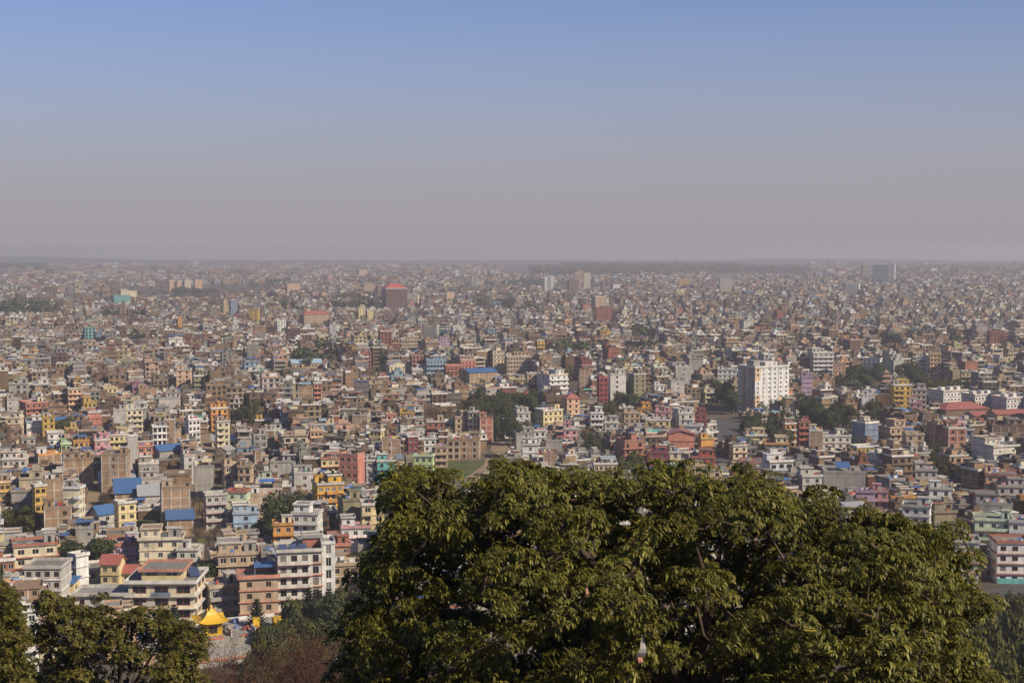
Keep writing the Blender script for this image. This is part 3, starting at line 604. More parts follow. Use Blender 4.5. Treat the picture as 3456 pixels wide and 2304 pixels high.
(2202, 2242, 1302, 1338, 4, 16, 'plaster', 'white', None, dict(n=2), 'house'),
(2252, 2310, 1286, 1340, 5, 16, 'block', 'lightgrey', None, {}, 'house'),
(2276, 2332, 1240, 1300, 6, 6, 'block', 'lightgrey', None, {}, 'house'),
(2420, 2486, 1250, 1290, 4, 2, 'plaster', 'white', None, dict(n=4), 'house'),
(2100, 2160, 1395, 1440, 3, 8, 'plaster', 'tan', None, {}, 'house'),
(2145, 2200, 1380, 1405, 2, 8, 'plaster', 'orange', None, dict(n=4), 'house'),
(1988, 2036, 1396, 1452, 4, 8, 'plaster', 'white', 'white house with red ledges beside deep shade', dict(trim='trimred', bal=1, n=3), 'house'),
(2036, 2086, 1428, 1465, 3, 6, 'plaster', 'lightgrey', None, {}, 'house'),
(2175, 2262, 1420, 1460, 3, 4, 'plaster', 'paleyellow', None, dict(bal=1), 'house'),
(2272, 2342, 1398, 1452, 4, 20, 'plaster', 'lightgrey', 'grey house with olive flank and two bright panes', dict(n=2, ns=2), 'house'),
(2335, 2385, 1400, 1440, 3, 14, 'plaster', 'maroon', None, {}, 'house'),
(2210, 2262, 1392, 1420, 3, 4, 'plaster', 'pink', None, dict(n=2), 'house'),
(2250, 2342, 1466, 1522, 4, 4, 'plaster', 'salmon', 'broad blank salmon gable wall with a low pitched roof', dict(n=0, ns=0, roof='gable', ridge='y', roofc='roofred', rh=2), 'house'),
(2302, 2372, 1440, 1468, 2, -6, 'plaster', 'white', None, dict(n=3), 'house'),
(2352, 2406, 1482, 1552, 5, 24, 'plaster', 'orange', 'blank orange-red block with yellow rim and olive flank', dict(n=0, ns=0, trim='yellow', partrim=True, r=.8), 'house'),
(2180, 2256, 1527, 1582, 3, 4, 'plaster', 'maroon', 'dark red house with white railings above the treetop', dict(n=2, bal=1, rail='maroon', trim='white', frame='white', awning=('roofred', .4, .9)), 'house'),
(2330, 2412, 1545, 1592, 3, 4, 'plaster', 'red', 'brick red house with white framed windows and red awning', dict(n=3, frame='white', trim='roofred', band=.7), 'house'),
(2258, 2298, 1528, 1586, 4, 4, 'plaster', 'cream', 'cream turret house with tall windows between two red houses', dict(n=1, wh=1.9), 'house'),
(1998, 2082, 1568, 1614, 4, 6, 'plaster', 'paleyellow', 'pale yellow house with a long window band and roof awning', dict(n=5, awning=('tin', .3, 1), trim='cream'), 'house'),
(2460, 2522, 1506, 1562, 3, 18, 'plaster', 'cream', 'cream house with red roof edge and blue awning', dict(n=2, trim='trimred', band=.6, awning=('blue', .5, 1)), 'house'),
(2512, 2584, 1472, 1502, 2, 8, 'plaster', 'paleyellow', None, dict(n=2, trim='trimred', ov=.7), 'house'),
(2580, 2660, 1500, 1530, 2, 4, 'plaster', 'cream', None, dict(trim='orange', ov=.7), 'house'),
(2448, 2496, 1583, 1612, 2, 10, 'plaster', 'orange', None, dict(n=0), 'house'),
(2496, 2580, 1562, 1600, 3, 4, 'plaster', 'white', None, dict(trim='trimred'), 'house'),
(2640, 2685, 1432, 1500, 4, 16, 'plaster', 'orange', None, dict(bal=1, rail='white'), 'house'),
(2690, 2732, 1425, 1490, 4, 14, 'plaster', 'redbrick', None, dict(bal=1), 'house'),
(2728, 2775, 1455, 1505, 4, 4, 'brick', 'brick', None, {}, 'house'),
(2752, 2870, 1475, 1520, 3, 16, 'plaster', 'offwhite', 'off-white house with a shaded flank and red-edged roof', dict(n=4, trim='trimred'), 'house'),
(2868, 2962, 1512, 1540, 3, 30, 'plaster', 'yellow', 'yellow house with a wide flat grey roof and long window row', dict(n=5, hut=0, r=.6), 'house'),
(2700, 2742, 1275, 1330, 5, 6, 'plaster', 'lilac', None, dict(n=0), 'house'),
(2905, 2952, 1336, 1392, 4, 4, 'block', 'white', 'white blank wall joined to an orange brick house', dict(n=0), 'house'),
(2948, 3002, 1332, 1392, 4, 2, 'brick', 'orange', 'orange brick end wall joined to a white wall', dict(n=0), 'house'),
(3000, 3072, 1302, 1386, 6, 18, 'plaster', 'yellow', 'mustard yellow house with deep stacked balconies', dict(n=3, bal=(0, .55), rail='yellow', ns=0, trim='yellow'), 'house'),
(3074, 3124, 1316, 1380, 5, 4, 'plaster', 'lightgrey', None, dict(n=3, trim='trimred'), 'house'),
(3065, 3108, 1362, 1400, 3, 2, 'plaster', 'pink', None, {}, 'house'),
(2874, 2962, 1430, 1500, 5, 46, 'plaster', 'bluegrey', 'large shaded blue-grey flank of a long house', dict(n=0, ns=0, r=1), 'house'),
(2950, 3078, 1447, 1500, 4, 36, 'plaster', 'tan', 'wide tan house with red-edged roof terrace and dark flank', dict(n=4, trim='trimred', band=.6, bal=1), 'house'),
(3044, 3116, 1468, 1526, 4, 14, 'plaster', 'tan', 'plain tan house with two small windows and a blue awning', dict(n=2, ns=0, awning=('blue', 0, .5), hut=0), 'house'),
(3128, 3192, 1440, 1520, 5, 30, 'brick', 'redbrick', 'dark red brick house in shade beside a leafy tree', dict(n=0), 'house'),
(3180, 3258, 1448, 1526, 5, 22, 'brick', 'redbrick', 'red brick house with pale concrete grid and square windows', dict(n=2, ns=0), 'house'),
(3254, 3284, 1452, 1492, 4, 0, 'plaster', 'skyblue', 'bright blue narrow house behind the red brick grid house', dict(n=1), 'house'),
(3278, 3438, 1510, 1572, 4, 38, 'plaster', 'offwhite', 'off-white house with small windows and brown brick flank', dict(n=2, ns=0, ww=1.2, wh=.9), 'house'),
(3100, 3165, 1400, 1440, 3, 16, 'brick', 'brown', None, {}, 'house'),
(3330, 3456, 1440, 1490, 4, 12, 'brick', 'brown', None, {}, 'house'),
(2770, 2918, 1596, 1670, 4, 4, 'block', 'grey', 'wide grey concrete house with two windows and a blue roof hut', dict(n=0, ns=0, nr=0, hut=0, awning=('blue', .3, .65)), 'house'),
(2886, 2950, 1662, 1722, 4, 4, 'plaster', 'lilac', 'lilac house with two tiny windows beside pink balconies', dict(n=1, ww=1, wh=.8, hut=0), 'house'),
(2940, 2994, 1660, 1722, 4, 2, 'plaster', 'pink', 'pink balcony house joined to the lilac house', dict(n=2, bal=1, rail='pink'), 'house'),
(2990, 3086, 1682, 1724, 3, 16, 'plaster', 'paleyellow', 'pale yellow house with thick orange ledges and olive flank', dict(n=3, trim='orange', band=.7, ns=0), 'house'),
(2690, 2772, 1610, 1680, 4, 18, 'plaster', 'lightgrey', None, dict(n=2), 'house'),
(3080, 3160, 1590, 1640, 3, 8, 'plaster', 'lightgrey', 'pale grey house with a wide flat terrace roof', dict(n=3), 'house'),
(3130, 3208, 1652, 1720, 4, 6, 'plaster', 'white', 'white house with stacked white balconies', dict(n=2, bal=1, rail='white', trim='white'), 'house'),
(3045, 3140, 1712, 1790, 4, -4, 'plaster', 'white', 'long white house with black window ledges above the tree', dict(n=3, trim='lightgrey'), 'house'),
(3320, 3440, 1606, 1680, 4, 4, 'plaster', 'peach', 'tan-pink house with red roof edge and white windows', dict(n=4, trim='trimred', band=.6, frame='white'), 'house'),
(3355, 3456, 1645, 1710, 3, 10, 'plaster', 'lightgrey', None, dict(n=3), 'house'),
(3285, 3412, 1705, 1745, 4, 6, 'block', 'grey', 'grey unfinished block house behind the pale green ledges', dict(n=1), 'house'),
(3284, 3410, 1758, 1815, 4, 4, 'plaster', 'palegreen', 'pale green house with red ledges in shade beside the teal-based one', dict(n=3, trim='trimred', bal=1), 'house'),
(3338, 3480, 1835, 1940, 4, 14, 'plaster', 'white', 'white house with teal ground floor strip and red window frames', dict(n=3, ns=0, trim='trimred', band=.5, frame='maroon', ww=1.7, hut=0), 'house'),
(3400, 3520, 1765, 1850, 4, 4, 'plaster', 'white', 'white house with long balconies beside the teal-based one', dict(n=3, bal=1), 'house'),
(3195, 3300, 1830, 1960, 4, 4, 'plaster', 'offwhite', 'pale house with a white-framed panel and red-pink edges', dict(n=2, trim='salmon', band=.5), 'house'),
# --- near left
(152, 217, 1624, 1706, 6, 2, 'brick', 'brick', 'tall brick house with concrete grid above the lower brick wall', dict(n=0), 'house'),
(112, 158, 1642, 1780, 6, 20, 'plaster', 'yellow', 'narrow ochre house with two columns of dark square windows', dict(n=2, ns=0, trim='peach'), 'house'),
(150, 242, 1717, 1788, 4, 2, 'brick', 'brick', 'low brick wall house with thin slit windows', dict(n=1), 'house'),
(218, 288, 1650, 1738, 6, -20, 'plaster', 'cream', 'tall cream house with white zigzag balconies down its corner', dict(n=0, nr=2, bal=(.7, 1), rail='white', trim='white'), 'house'),
(-20, 36, 1630, 1704, 5, 4, 'plaster', 'yellow', 'yellow house with dark openings cut by the picture edge', dict(n=3, ww=1.8, trim='peach', band=.6), 'house'),
(388, 476, 1664, 1690, 2, 2, 'brick', 'brick', 'shed with a steep royal blue tin roof and brick end', dict(roof='shed', roofc='blue', rh=4.5, n=0), 'shed'),
(335, 455, 1628, 1650, 1, 2, 'block', 'lightgrey', 'long low shed under a grey tin roof', dict(roof='shed', roofc='tin', rh=3, n=0), 'shed'),
(468, 545, 1672, 1702, 2, 2, 'block', 'lightgrey', 'grey tin-roofed shed beside the royal blue roof', dict(roof='shed', roofc='tin', rh=3, n=0), 'shed'),
(303, 392, 1738, 1768, 2, 30, 'plaster', 'lightgrey', 'low hall with a sloping royal blue roof in the grass', dict(roof='gable', roofc='blue', rh=3, n=1), 'hall'),
(388, 460, 1700, 1782, 4, 18, 'plaster', 'paleyellow', 'slim pale yellow house with blank grey flank on a grassy plot', dict(n=2, ns=0, trim='paleyellow', hut=0, band=.3, r=.8), 'house'),
(543, 642, 1650, 1736, 5, 4, 'brick', 'brick', 'orange brick house with white grid lines and stepped top', dict(n=0), 'house'),
(563, 652, 1752, 1802, 2, 2, 'brick', 'brick', 'low brick house under a torn blue tarpaulin roof', dict(roof='shed', roofc='blue', rh=2, n=0), 'house'),
(688, 766, 1672, 1742, 4, 10, 'plaster', 'lightgrey', 'grey-mauve house with pink gabled porch roofs', dict(n=3, trim='pink', bal=1), 'house'),
(768, 846, 1663, 1738, 4, -14, 'plaster', 'palegreen', 'pale green house with a gabled porch and domed roof hut', dict(n=2, nr=1, trim='trimred'), 'house'),
(845, 940, 1672, 1712, 3, 2, 'brick', 'tan', None, dict(n=1), 'house'),
(784, 872, 1735, 1790, 2, 4, 'plaster', 'lightblue', 'pale blue low house in shade beside a gabled roof', dict(n=1), 'house'),
(988, 1090, 1738, 1832, 4, -14, 'plaster', 'white', 'white house with railed balconies and grey-white ledges', dict(n=3, nr=2, bal=1, rail='white', trim='lightgrey', hut=1), 'house'),
(922, 990, 1772, 1852, 4, 2, 'plaster', 'orange', 'narrow orange house with a laundry balcony', dict(n=2, bal=1, rail='orange', frame='white'), 'house'),
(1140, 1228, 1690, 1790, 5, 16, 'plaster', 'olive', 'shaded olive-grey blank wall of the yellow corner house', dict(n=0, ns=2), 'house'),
(1218, 1298, 1705, 1802, 5, 4, 'plaster', 'paleyellow', 'pale yellow house with big dark windows and a pointed porch', dict(n=2, ww=1.9, wh=1.6, bal=(0, .45)), 'house'),
(1148, 1248, 1783, 1832, 3, 4, 'plaster', 'white', 'white house with a rose pink ledge and a roof full of laundry', dict(n=3, trim='pink', band=.8), 'house'),
(45, 192, 1842, 1965, 4, 4, 'plaster', 'cream', 'cream four-storey house with rose red ledges and white corner pilaster', dict(n=3, trim='trimred', band=.7, r=.8, fh=3.1, frame='lightgrey', ww=1.9), 'house'),
(88, 242, 1920, 2020, 4, -16, 'plaster', 'lightgrey', 'pale grey-white balcony house with brown parapet and rooftop solar panels', dict(n=4, ns=0, bal=(0, .3), rail='white', trim='white', hut=0, frame='maroon', ww=1.4), 'house'),  # grey wall colour holds the shade on this white front
(236, 300, 1878, 1960, 4, 34, 'plaster', 'white', 'dazzling blank white wall house with one small side window', dict(n=0, nr=1, r=.9, hut=0), 'house'),
(328, 482, 1845, 1900, 3, 10, 'plaster', 'lilac', 'pale lilac house with brown red-edged roof terrace', dict(n=4, trim='trimred', band=.6), 'house'),
(474, 622, 1822, 1925, 4, -6, 'plaster', 'cream', 'cream house with a brown vertical strip and stepped terraces', dict(n=3, nr=2, trim='cream', hut=1, r=.7, ov=.6), 'house'),
(600, 680, 1858, 1930, 3, -10, 'plaster', 'offwhite', None, dict(n=2, bal=1), 'house'),
(268, 402, 1925, 1995, 2, 10, 'plaster', 'cream', 'low greenish cream house with a flat slab roof and solar panels', dict(n=2, hut=0, ov=.7), 'house'),
(342, 424, 1905, 1925, 3, -20, 'plaster', 'paleyellow', 'small house with a rust red gabled tin roof', dict(roof='gable', roofc='roofred', rh=2.4, n=2), 'house'),
(398, 474, 1935, 1955, 2, -20, 'plaster', 'cream', 'low house under a rust red gabled roof by the terraced school', dict(roof='gable', roofc='roofred', rh=2.2, n=1), 'house'),
(210, 268, 1968, 1995, 2, -24, 'plaster', 'paleyellow', 'tiny yellow hut with a blue tin roof', dict(roof='shed', roofc='blue', rh=1.2, n=0, nr=1), 'hut'),
(735, 872, 1872, 1960, 4, 2, 'plaster', 'tan', 'shaded tan three-storey house with long ledges and a turquoise pole', dict(n=4, trim='tan', band=.6, hut=1, frame='white', ww=1.7), 'house'),
(1105, 1182, 1842, 1895, 3, 2, 'plaster', 'trimred', None, dict(n=3, trim='salmon'), 'house'),
(1118, 1212, 1908, 1975, 3, 4, 'plaster', 'tan', 'low tan house with a blue tarpaulin on its terrace', dict(n=3, trim='offwhite'), 'house'),
(678, 815, 1985, 2060, 3, 16, 'plaster', 'grey', 'dark shaded grey house with cluttered roof behind the golden shrine', dict(n=3, bal=1, trim='tan'), 'house'),
(-30, 50, 1895, 1980, 4, 8, 'plaster', 'redbrick', 'red brick house with pale windows cut by the picture edge', dict(n=3, frame='white'), 'house'),
(45, 130, 2065, 2220, 5, 6, 'plaster', 'white', 'pale balcony house half hidden behind the leafy trees', dict(n=2, bal=1, rail='white'), 'house'),
]
for h in HOUSES:
    if h[4] >= 0: hh_ = house(*h[:10], cat=h[10], name={'house': 'house'}.get(h[10], h[10].replace(' ', '_')))
    if h[8] and 'teal ground floor' in h[8]: inst('base_panel', ME_BOX, hh_['root'], (0, -hh_['d'] / 2 + .02, 0), (hh_['w'] * .98, .3, 1.6), (0, 0, 0), COL['turq'])

q_ = ground(3580, 1975); FOOT.append((q_.x, q_.y, 16)); q_ = ground(3640, 1935); FOOT.append((q_.x, q_.y, 16))
for (a, b_, y0_, y1_) in [(2420, 2560, 1428, 1492), (296, 340, 1610, 1745), (645, 770, 1650, 1785), (668, 790, 1466, 1545), (1470, 1700, 1556, 1660), (340, 535, 1755, 1800), (1640, 1700, 1492, 1556)]: PROT.append((a, b_, y0_, y1_, ground(a, y0_).y))
# ---- special buildings ------------------------------------------------------------------
def place(x0, x1, yt, yb, th, r=.8):
    s = (yb - YH) / 100; t = R(th); W = (x1 - x0) / s; w = W / (math.cos(t) + r * abs(math.sin(t))); d = r * w
    xc = (x0 + x1) / 2; al = math.atan((xc - 1728) / FPX); p = ground(xc, yb); ext = (w * abs(math.sin(t)) + d * math.cos(t)) / 2
    c = p + Vector((p.x, p.y, 0)).normalized() * ext
    PROT.append((x0, x1, yt - 4, yb - 3, p.y)); FOOT.append((c.x, c.y, math.hypot(w, d) / 2 * .85))
    return c, t - al, w, d, (yb - yt) / s, s
# red-roofed hotel tower far out
c, rz, w, d, H, s = place(1288, 1374, 972, 1052, 17, .75)
rt = empty('hotel_tower', (c.x, c.y, 0), rz)
add_block(rt, RNG, w, d, 0, 12, H / 12, 'plaster', 'brown', dict(n=11, ns=4, ww=1.9, wh=1.7, sill=.6, band=.12, trim='tower', roof='hip', roofc='brightred', rh=7.0, frame='brown'), 1)
inst('roof_band', ME_BOX, rt, (0, 0, H - 1.2), (w + 1.6, d + 1.6, 1.15), (0, 0, 0), COL['offwhite'])
for k in range(12): inst('pilaster', ME_BOX, rt, (-w / 2 + w * k / 11, -d / 2 - .3, 6), (.5, .6, H - 8), (0, 0, 0), COL['tower'])
tag(rt, 'tall brown hotel tower with a grid of windows and red roof', 'tower')
# white apartment tower
c, rz, w, d, H, s = place(2488, 2662, 1243, 1396, 40, .62)
wt = empty('apartment_tower', (c.x, c.y, 0), rz)
def tower_bits(root, w, d, H):
    fl = 10; fh = H / fl; rng = random.Random(3)
    add_block(root, rng, w, d, 0, fl, fh, 'plaster', 'white', dict(n=6, ns=4, ww=1.4, wh=1.1, sill=1.1, band=.02, trim='white', ov=.3, frame='lightgrey', ph=1.2), 2)
    for (a, b_, z0, z1) in ((0, .16, 0, .40), (0, .16, .72, 1.0), (.70, 1.0, 0.12, .34)):
        inst('paint_panel', ME_BOX, root, (-w / 2 + w * (a + b_) / 2, -d / 2 + .09, H * z0 + .05), (w * (b_ - a), .2, H * (z1 - z0) - .1), (0, 0, 0), (.58, .40, .24))
        for i in range(int(z0 * fl + .99), int(z1 * fl)):
            for u in ((.5,) if b_ - a < .2 else (.3, .72)):
                inst('window', ME_WINP, root, (-w / 2 + w * (a + (b_ - a) * u), -d / 2 - .05, i * fh + 1.0), (1.6, 1, 1.3), (0, 0, 0), (.55, .53, .5))
    for u in (.24, .46, .69):
        inst('shaft', ME_BOX, root, (-w / 2 + w * u, -d / 2 - .02, 0), (.5, .3, H), (0, 0, 0), (.45, .43, .42))
    for u in (.22, .62):
        inst('side_bay', ME_BOX, root, (-w / 2 - .3, -d / 2 + d * u, 0), (.8, d * .22, H - .3), (0, 0, 0), COL['tan'])
    inst('roof_house', ME_BOX, root, (w * .1, 0, H + .2), (w * .35, d * .5, 3.0), (0, 0, 0), COL['offwhite'])
    inst('roof_house', ME_BOX, root, (-w * .3, 0, H + .2), (w * .18, d * .4, 4.2), (0, 0, 0), COL['grey'])
    for u in (-.1, .05, .2, .35): inst('roof_post', ME_BOX, root, (w * u, -d * .3, H + .2), (.3, .3, 3.2), (0, 0, 0), COL['white'])
tower_bits(wt, w, d, H); tag(wt, 'tall white apartment tower with tan panels, shaded on one flank', 'tower'); LANDMARKS.append((c.x, c.y, 'the white apartment tower'))
# white rows with red trim
rows = [(3135, 3262, 1322, 1376, 'nearest the mustard house'), (3245, 3362, 1335, 1392, 'in the middle of the three'), (3348, 3475, 1345, 1416, 'farthest from the mustard house')]
for (a, b_, yt, yb, wh_) in rows:
    c, rz, w, d, H, s = place(a, b_, yt, yb, 40, .75)
    q = empty('housing_block', (c.x, c.y, 0), rz); fl = max(2, round(H / 3.1))
    add_block(q, random.Random(a), w, d, 0, fl, H / fl, 'plaster', 'lightgrey' if 0 else 'white', dict(n=7, ns=6, ww=1.3, wh=1.2, trim='trimred', band=.2, ov=.5, partrim=False, frame='bluegrey', roofc='trimred'), 2)
    for k in (-.3, .05, .35): inst('roof_hut', ME_BOX, q, (w * k, 0, H + .2), (w * .14, d * .3, 2.2), (0, 0, 0), COL['white'])
    tag(q, 'long white housing block with thin red bands, ' + wh_, 'housing block', 'white housing blocks behind the red-roofed hall')
c, rz, w, d, H, s = place(3140, 3335, 1384, 1420, 32, .6)
q = empty('market_hall', (c.x, c.y, 0), rz)
add_block(q, RNG, w, d, 0, 1, H, 'plaster', 'brown', dict(n=0, ns=0, roof='hip', roofc='roofred', rh=3.4), 1); tag(q, 'large dark hall under a broad red hipped roof', 'hall'); LANDMARKS.append((c.x, c.y, 'the red-roofed hall'))
for i, (a, b_, yt, yb) in enumerate([(3255, 3400, 1405, 1432), (3330, 3470, 1400, 1440)]):
    c, rz, w, d, H, s = place(a, b_, yt, yb, 30, .6)
    q = empty('long_shed', (c.x, c.y, 0), rz); add_block(q, RNG, w, d, 0, 1, H, 'plaster', 'tan', dict(n=3, ns=0, roof='gable', roofc='roofred', rh=2), 1)
    tag(q, ['low shed with a long rust red roof beside the hall', 'rust red roofed shed with an orange end wall'][i], 'shed')
# pagoda temples in the trees
def pagoda(x0, x1, yt, yb, label):
    c, rz, w, d, H, s = place(x0, x1, yt, yb, 20, 1)
    q = empty('pagoda_temple', (c.x, c.y, 0), rz); w *= .8
    for i, (k, z0, z1) in enumerate(((.62, 0, .34), (.46, .46, .6), (.28, .74, .82))):
        inst('wall', ME_BOX, q, (0, 0, H * z0), (w * k, w * k, H * (z1 - z0)), (0, 0, 0), (.28, .16, .09))
        e = w * (.5, .4, .27)[i]; zr = H * z1; up = H * (.13, .14, .17)[i]; kk = (.24, .15, .01)[i] * w
        V = [(-e, -e, zr), (e, -e, zr), (e, e, zr), (-e, e, zr), (-kk, -kk, zr + up), (kk, -kk, zr + up), (kk, kk, zr + up), (-kk, kk, zr + up)]
        r_ = mesh_obj('roof_tier', V, [(0, 1, 5, 4), (1, 2, 6, 5), (2, 3, 7, 6), (3, 0, 4, 7), (4, 5, 6, 7), (3, 2, 1, 0)], M_TIN, q); r_.color = (.26, .15, .10, 1)
    tag(q, label, 'temple')
pagoda(2952, 3026, 1248, 1312, 'brown tiered pagoda temple rising from dark trees')
pagoda(3052, 3104, 1236, 1282, 'smaller brown pagoda roof half hidden in trees')
# golden shrine on the near roof terrace
def golden_shrine():
    P = ground(770, 2205); base = empty('shrine_terrace', (P.x, P.y, 0), R(14) - math.atan((770 - 1728) / FPX)); s = (2165 - YH) / 100
    PROT.append((640, 950, 2030, 2300, P.y)); FOOT.append((P.x, P.y + 5, 19)); FOOT.append((P.x + 14, P.y + 2, 14))
    for (x, y, w, d, h, cc) in ((3, 7, 26, 17, 4.2, 'concrete'), (-2, -4, 20, 9, 2.6, 'concrete'), (-3, -8.4, 18, 3.5, 1.4, 'grey')):
        inst('terrace', ME_BOX, base, (x, y, 0), (w, d, h), (0, 0, 0), COL[cc])
    inst('parapet', ME_BOX, base, (3, 15.3, 4.2), (26, .3, .9), (0, 0, 0), COL['white'])
    for (x0, x1) in ((-12, -1.2), (3.0, 16)): inst('parapet', ME_BOX, base, ((x0 + x1) / 2, -1.3, 4.2), (x1 - x0, .3, .7), (0, 0, 0), COL['trimred'])
    gg = random.Random(8)
    for k in range(26): inst('roof_box', ME_BOX, base, (gg.uniform(-9, 14), gg.uniform(1, 14), 4.2), (gg.uniform(.3, 1.8), gg.uniform(.3, 1.2), gg.uniform(.3, 1.1)), (0, 0, gg.uniform(0, 1)), gg.choice([(.6, .57, .52), (.1, .1, .1), (.15, .2, .4), (.3, .28, .26), (.35, .1, .08), (.2, .25, .15)]))
    for x in (-6, 1, 7): inst('wall', ME_BOX, base, (x, 2.2, 4.2), (.25, 4, 1.6), (0, 0, 0), COL['offwhite'])
    for x in (-8, -4, 0, 4): inst('ledge', ME_BOX, base, (x, -8.6, 1.4), (3.6, 3.6, .12), (0, 0, 0), COL['trimred'])
    tag(base, 'pale flat-roofed terrace building with red edges carrying the golden shrine', 'building')
    sh = empty('golden_shrine', base.matrix_basis @ Vector((-3.0, 5, 4.21)), base.rotation_euler.z); w = 4.6
    G = (.62, .38, .025)
    inst('wall', ME_BOX, sh, (0, 0, 0), (w, w, 3.0), (0, 0, 0), G)
    wi = inst('window', ME_WIN, sh, (0, -w / 2 - .06, .6), (2.2, 1, 1.8), (0, 0, 0), (.2, .06, .04)); inst('pane', ME_PANE, wi)
    inst('cornice', ME_BOX, sh, (0, 0, 3.0), (w + .5, w + .5, .35), (0, 0, 0), (.22, .06, .04))
    n = 8; V = []; F = []; prof = [(4.0, 3.3), (3.2, 3.6), (2.3, 4.15), (1.5, 4.95), (1.0, 5.8)]
    def ringpt(e, z, t):
        k = int(t) % 4; u = t - int(t); cs = [(-1, -1), (1, -1), (1, 1), (-1, 1)]; a, b2 = cs[k], cs[(k + 1) % 4]
        x, y = a[0] + (b2[0] - a[0]) * u, a[1] + (b2[1] - a[1]) * u; lift = .75 * max(0, abs(2 * u - 1)) ** 3 * (e / 4.0) ** 2
        return (x * e, y * e, z + lift)
    for (e, z) in prof:
        for k in range(4 * n): V.append(ringpt(e, z, k / n))
    for i in range(len(prof) - 1):
        for k in range(4 * n): F.append((i * 4 * n + k, i * 4 * n + (k + 1) % (4 * n), (i + 1) * 4 * n + (k + 1) % (4 * n), (i + 1) * 4 * n + k))
    F.append(tuple(range((len(prof) - 1) * 4 * n, len(prof) * 4 * n))); F.append(tuple(reversed(range(4 * n))))
    r_ = mesh_obj('roof', V, F, M_TIN, sh); r_.color = (.62, .37, .025, 1)
    for (sx, sy) in ((-1, -1), (1, -1), (1, 1), (-1, 1)):
        rb = MB(); rb.tube([(sx * e_, sy * e_, z_ + .75 * (e_ / 4.0) ** 2 + .05) for e_, z_ in prof], [.1, .11, .1, .09, .07], 6); q = rb.build('ridge', M_TIN, sh); q.color = (.5, .3, .03, 1)
    sb = MB(); sb.tube([(0, 0, 5.7), (0, 0, 6.1), (0, 0, 6.4), (0, 0, 6.7), (0, 0, 7.4)], [.75, .5, .22, .32, .03], 8); sp_ = sb.build('spire', M_TIN, sh); sp_.color = (.7, .42, .04, 1)
    for sx in (-1, 1):
        ob = MB(); ob.tube([(sx * .9, 0, 5.7), (sx * .9, 0, 6.2), (sx * .9, 0, 6.5)], [.2, .14, .02], 6); q = ob.build('finial', M_TIN, sh); q.color = (.7, .42, .04, 1)
    tag(sh, 'golden yellow shrine with an upturned pagoda roof and spire', 'shrine')
    for (x, y, a, b2, h, lab) in ((8.6, 6, 1.6, 1.6, 2.4, 'small golden yellow pillar box on the shrine terrace'), (14, 5, 2.4, 1.8, 2.2, 'golden yellow block beside a grey stair on the shrine terrace')):
        e = empty('yellow_kiosk', base.matrix_basis @ Vector((x, y, 4.2)), base.rotation_euler.z)
        inst('wall', ME_BOX, e, (0, 0, 0), (a, b2, h), (0, 0, 0), G); inst('cap', ME_BOX, e, (0, 0, h), (a + .2, b2 + .2, .2), (0, 0, 0), tuple(v * .85 for v in G)); tag(e, lab, 'kiosk')
golden_shrine()
# near hotel with balconies and terraced school: several wings each
def hotel():
    P = ground(985, 2105); root = empty('balcony_hotel', (P.x, P.y, 0), R(4) - math.atan((1000 - 1728) / FPX)); rng = random.Random(5); s = (2090 - YH) / 100
    PROT.append((930, 1118, 1825, 2075, P.y)); PROT.append((830, 960, 1890, 2080, P.y)); FOOT.append((P.x, P.y + 7, 13)); FOOT.append((P.x - 7, P.y + 2, 10))
    o = dict(n=4, ns=1, nr=1, trim='salmon', band=.5, bal=(0, .78), rail='offwhite', ww=1.6, wh=2.0, sill=.3, frame='brown', hut=0, ov=.6)
    add_block(root, rng, 11.5, 10, 0, 6, 3.1, 'plaster', 'offwhite', o, 2, 2.4, 8)
    add_block(root, rng, 3.6, 9, 0, 6, 3.35, 'plaster', 'white', dict(n=1, ns=0, nr=0, trim='white', band=.05, ww=1.4, wh=2.4, ov=.1, partrim=False), 2, 10.2, 8.5, 'stair_wing')
    add_block(root, rng, 10, 8, 0, 4, 3.1, 'plaster', 'tan', dict(n=2, ns=2, trim='salmon', band=.4, ov=.6, partrim=True), 2, -8.5, 5, 'low_wing')
    add_block(root, rng, 5, 3, 18.9, 1, 2.4, 'plaster', 'trimred', dict(n=0, ns=0, ov=.5, par=False), 2, 6.2, 10, 'roof_room')
    for k, x in enumerate((-1.5, 1.2, 4)):
        pass
    a = inst('roof_awning', ME_TINBOX, root, (-6.5, 5.5, 15.2), (6.2, 4.5, .12), (R(8), 0, 0), COL['blue'])
    for sx in (-1, 1):
        for sy in (-1, 1): inst('post', ME_BOX, root, (-6.5 + sx * 2.9, 5.5 + sy * 1.9, 12.6), (.12, .12, 2.5), (0, 0, 0), (.3, .3, .3))
    tag(root, 'cream balcony hotel with salmon ledges, solar panels and white stair tower', 'hotel'); LANDMARKS.append((P.x, P.y, 'the balcony hotel'))
    return root
HOTEL = hotel()
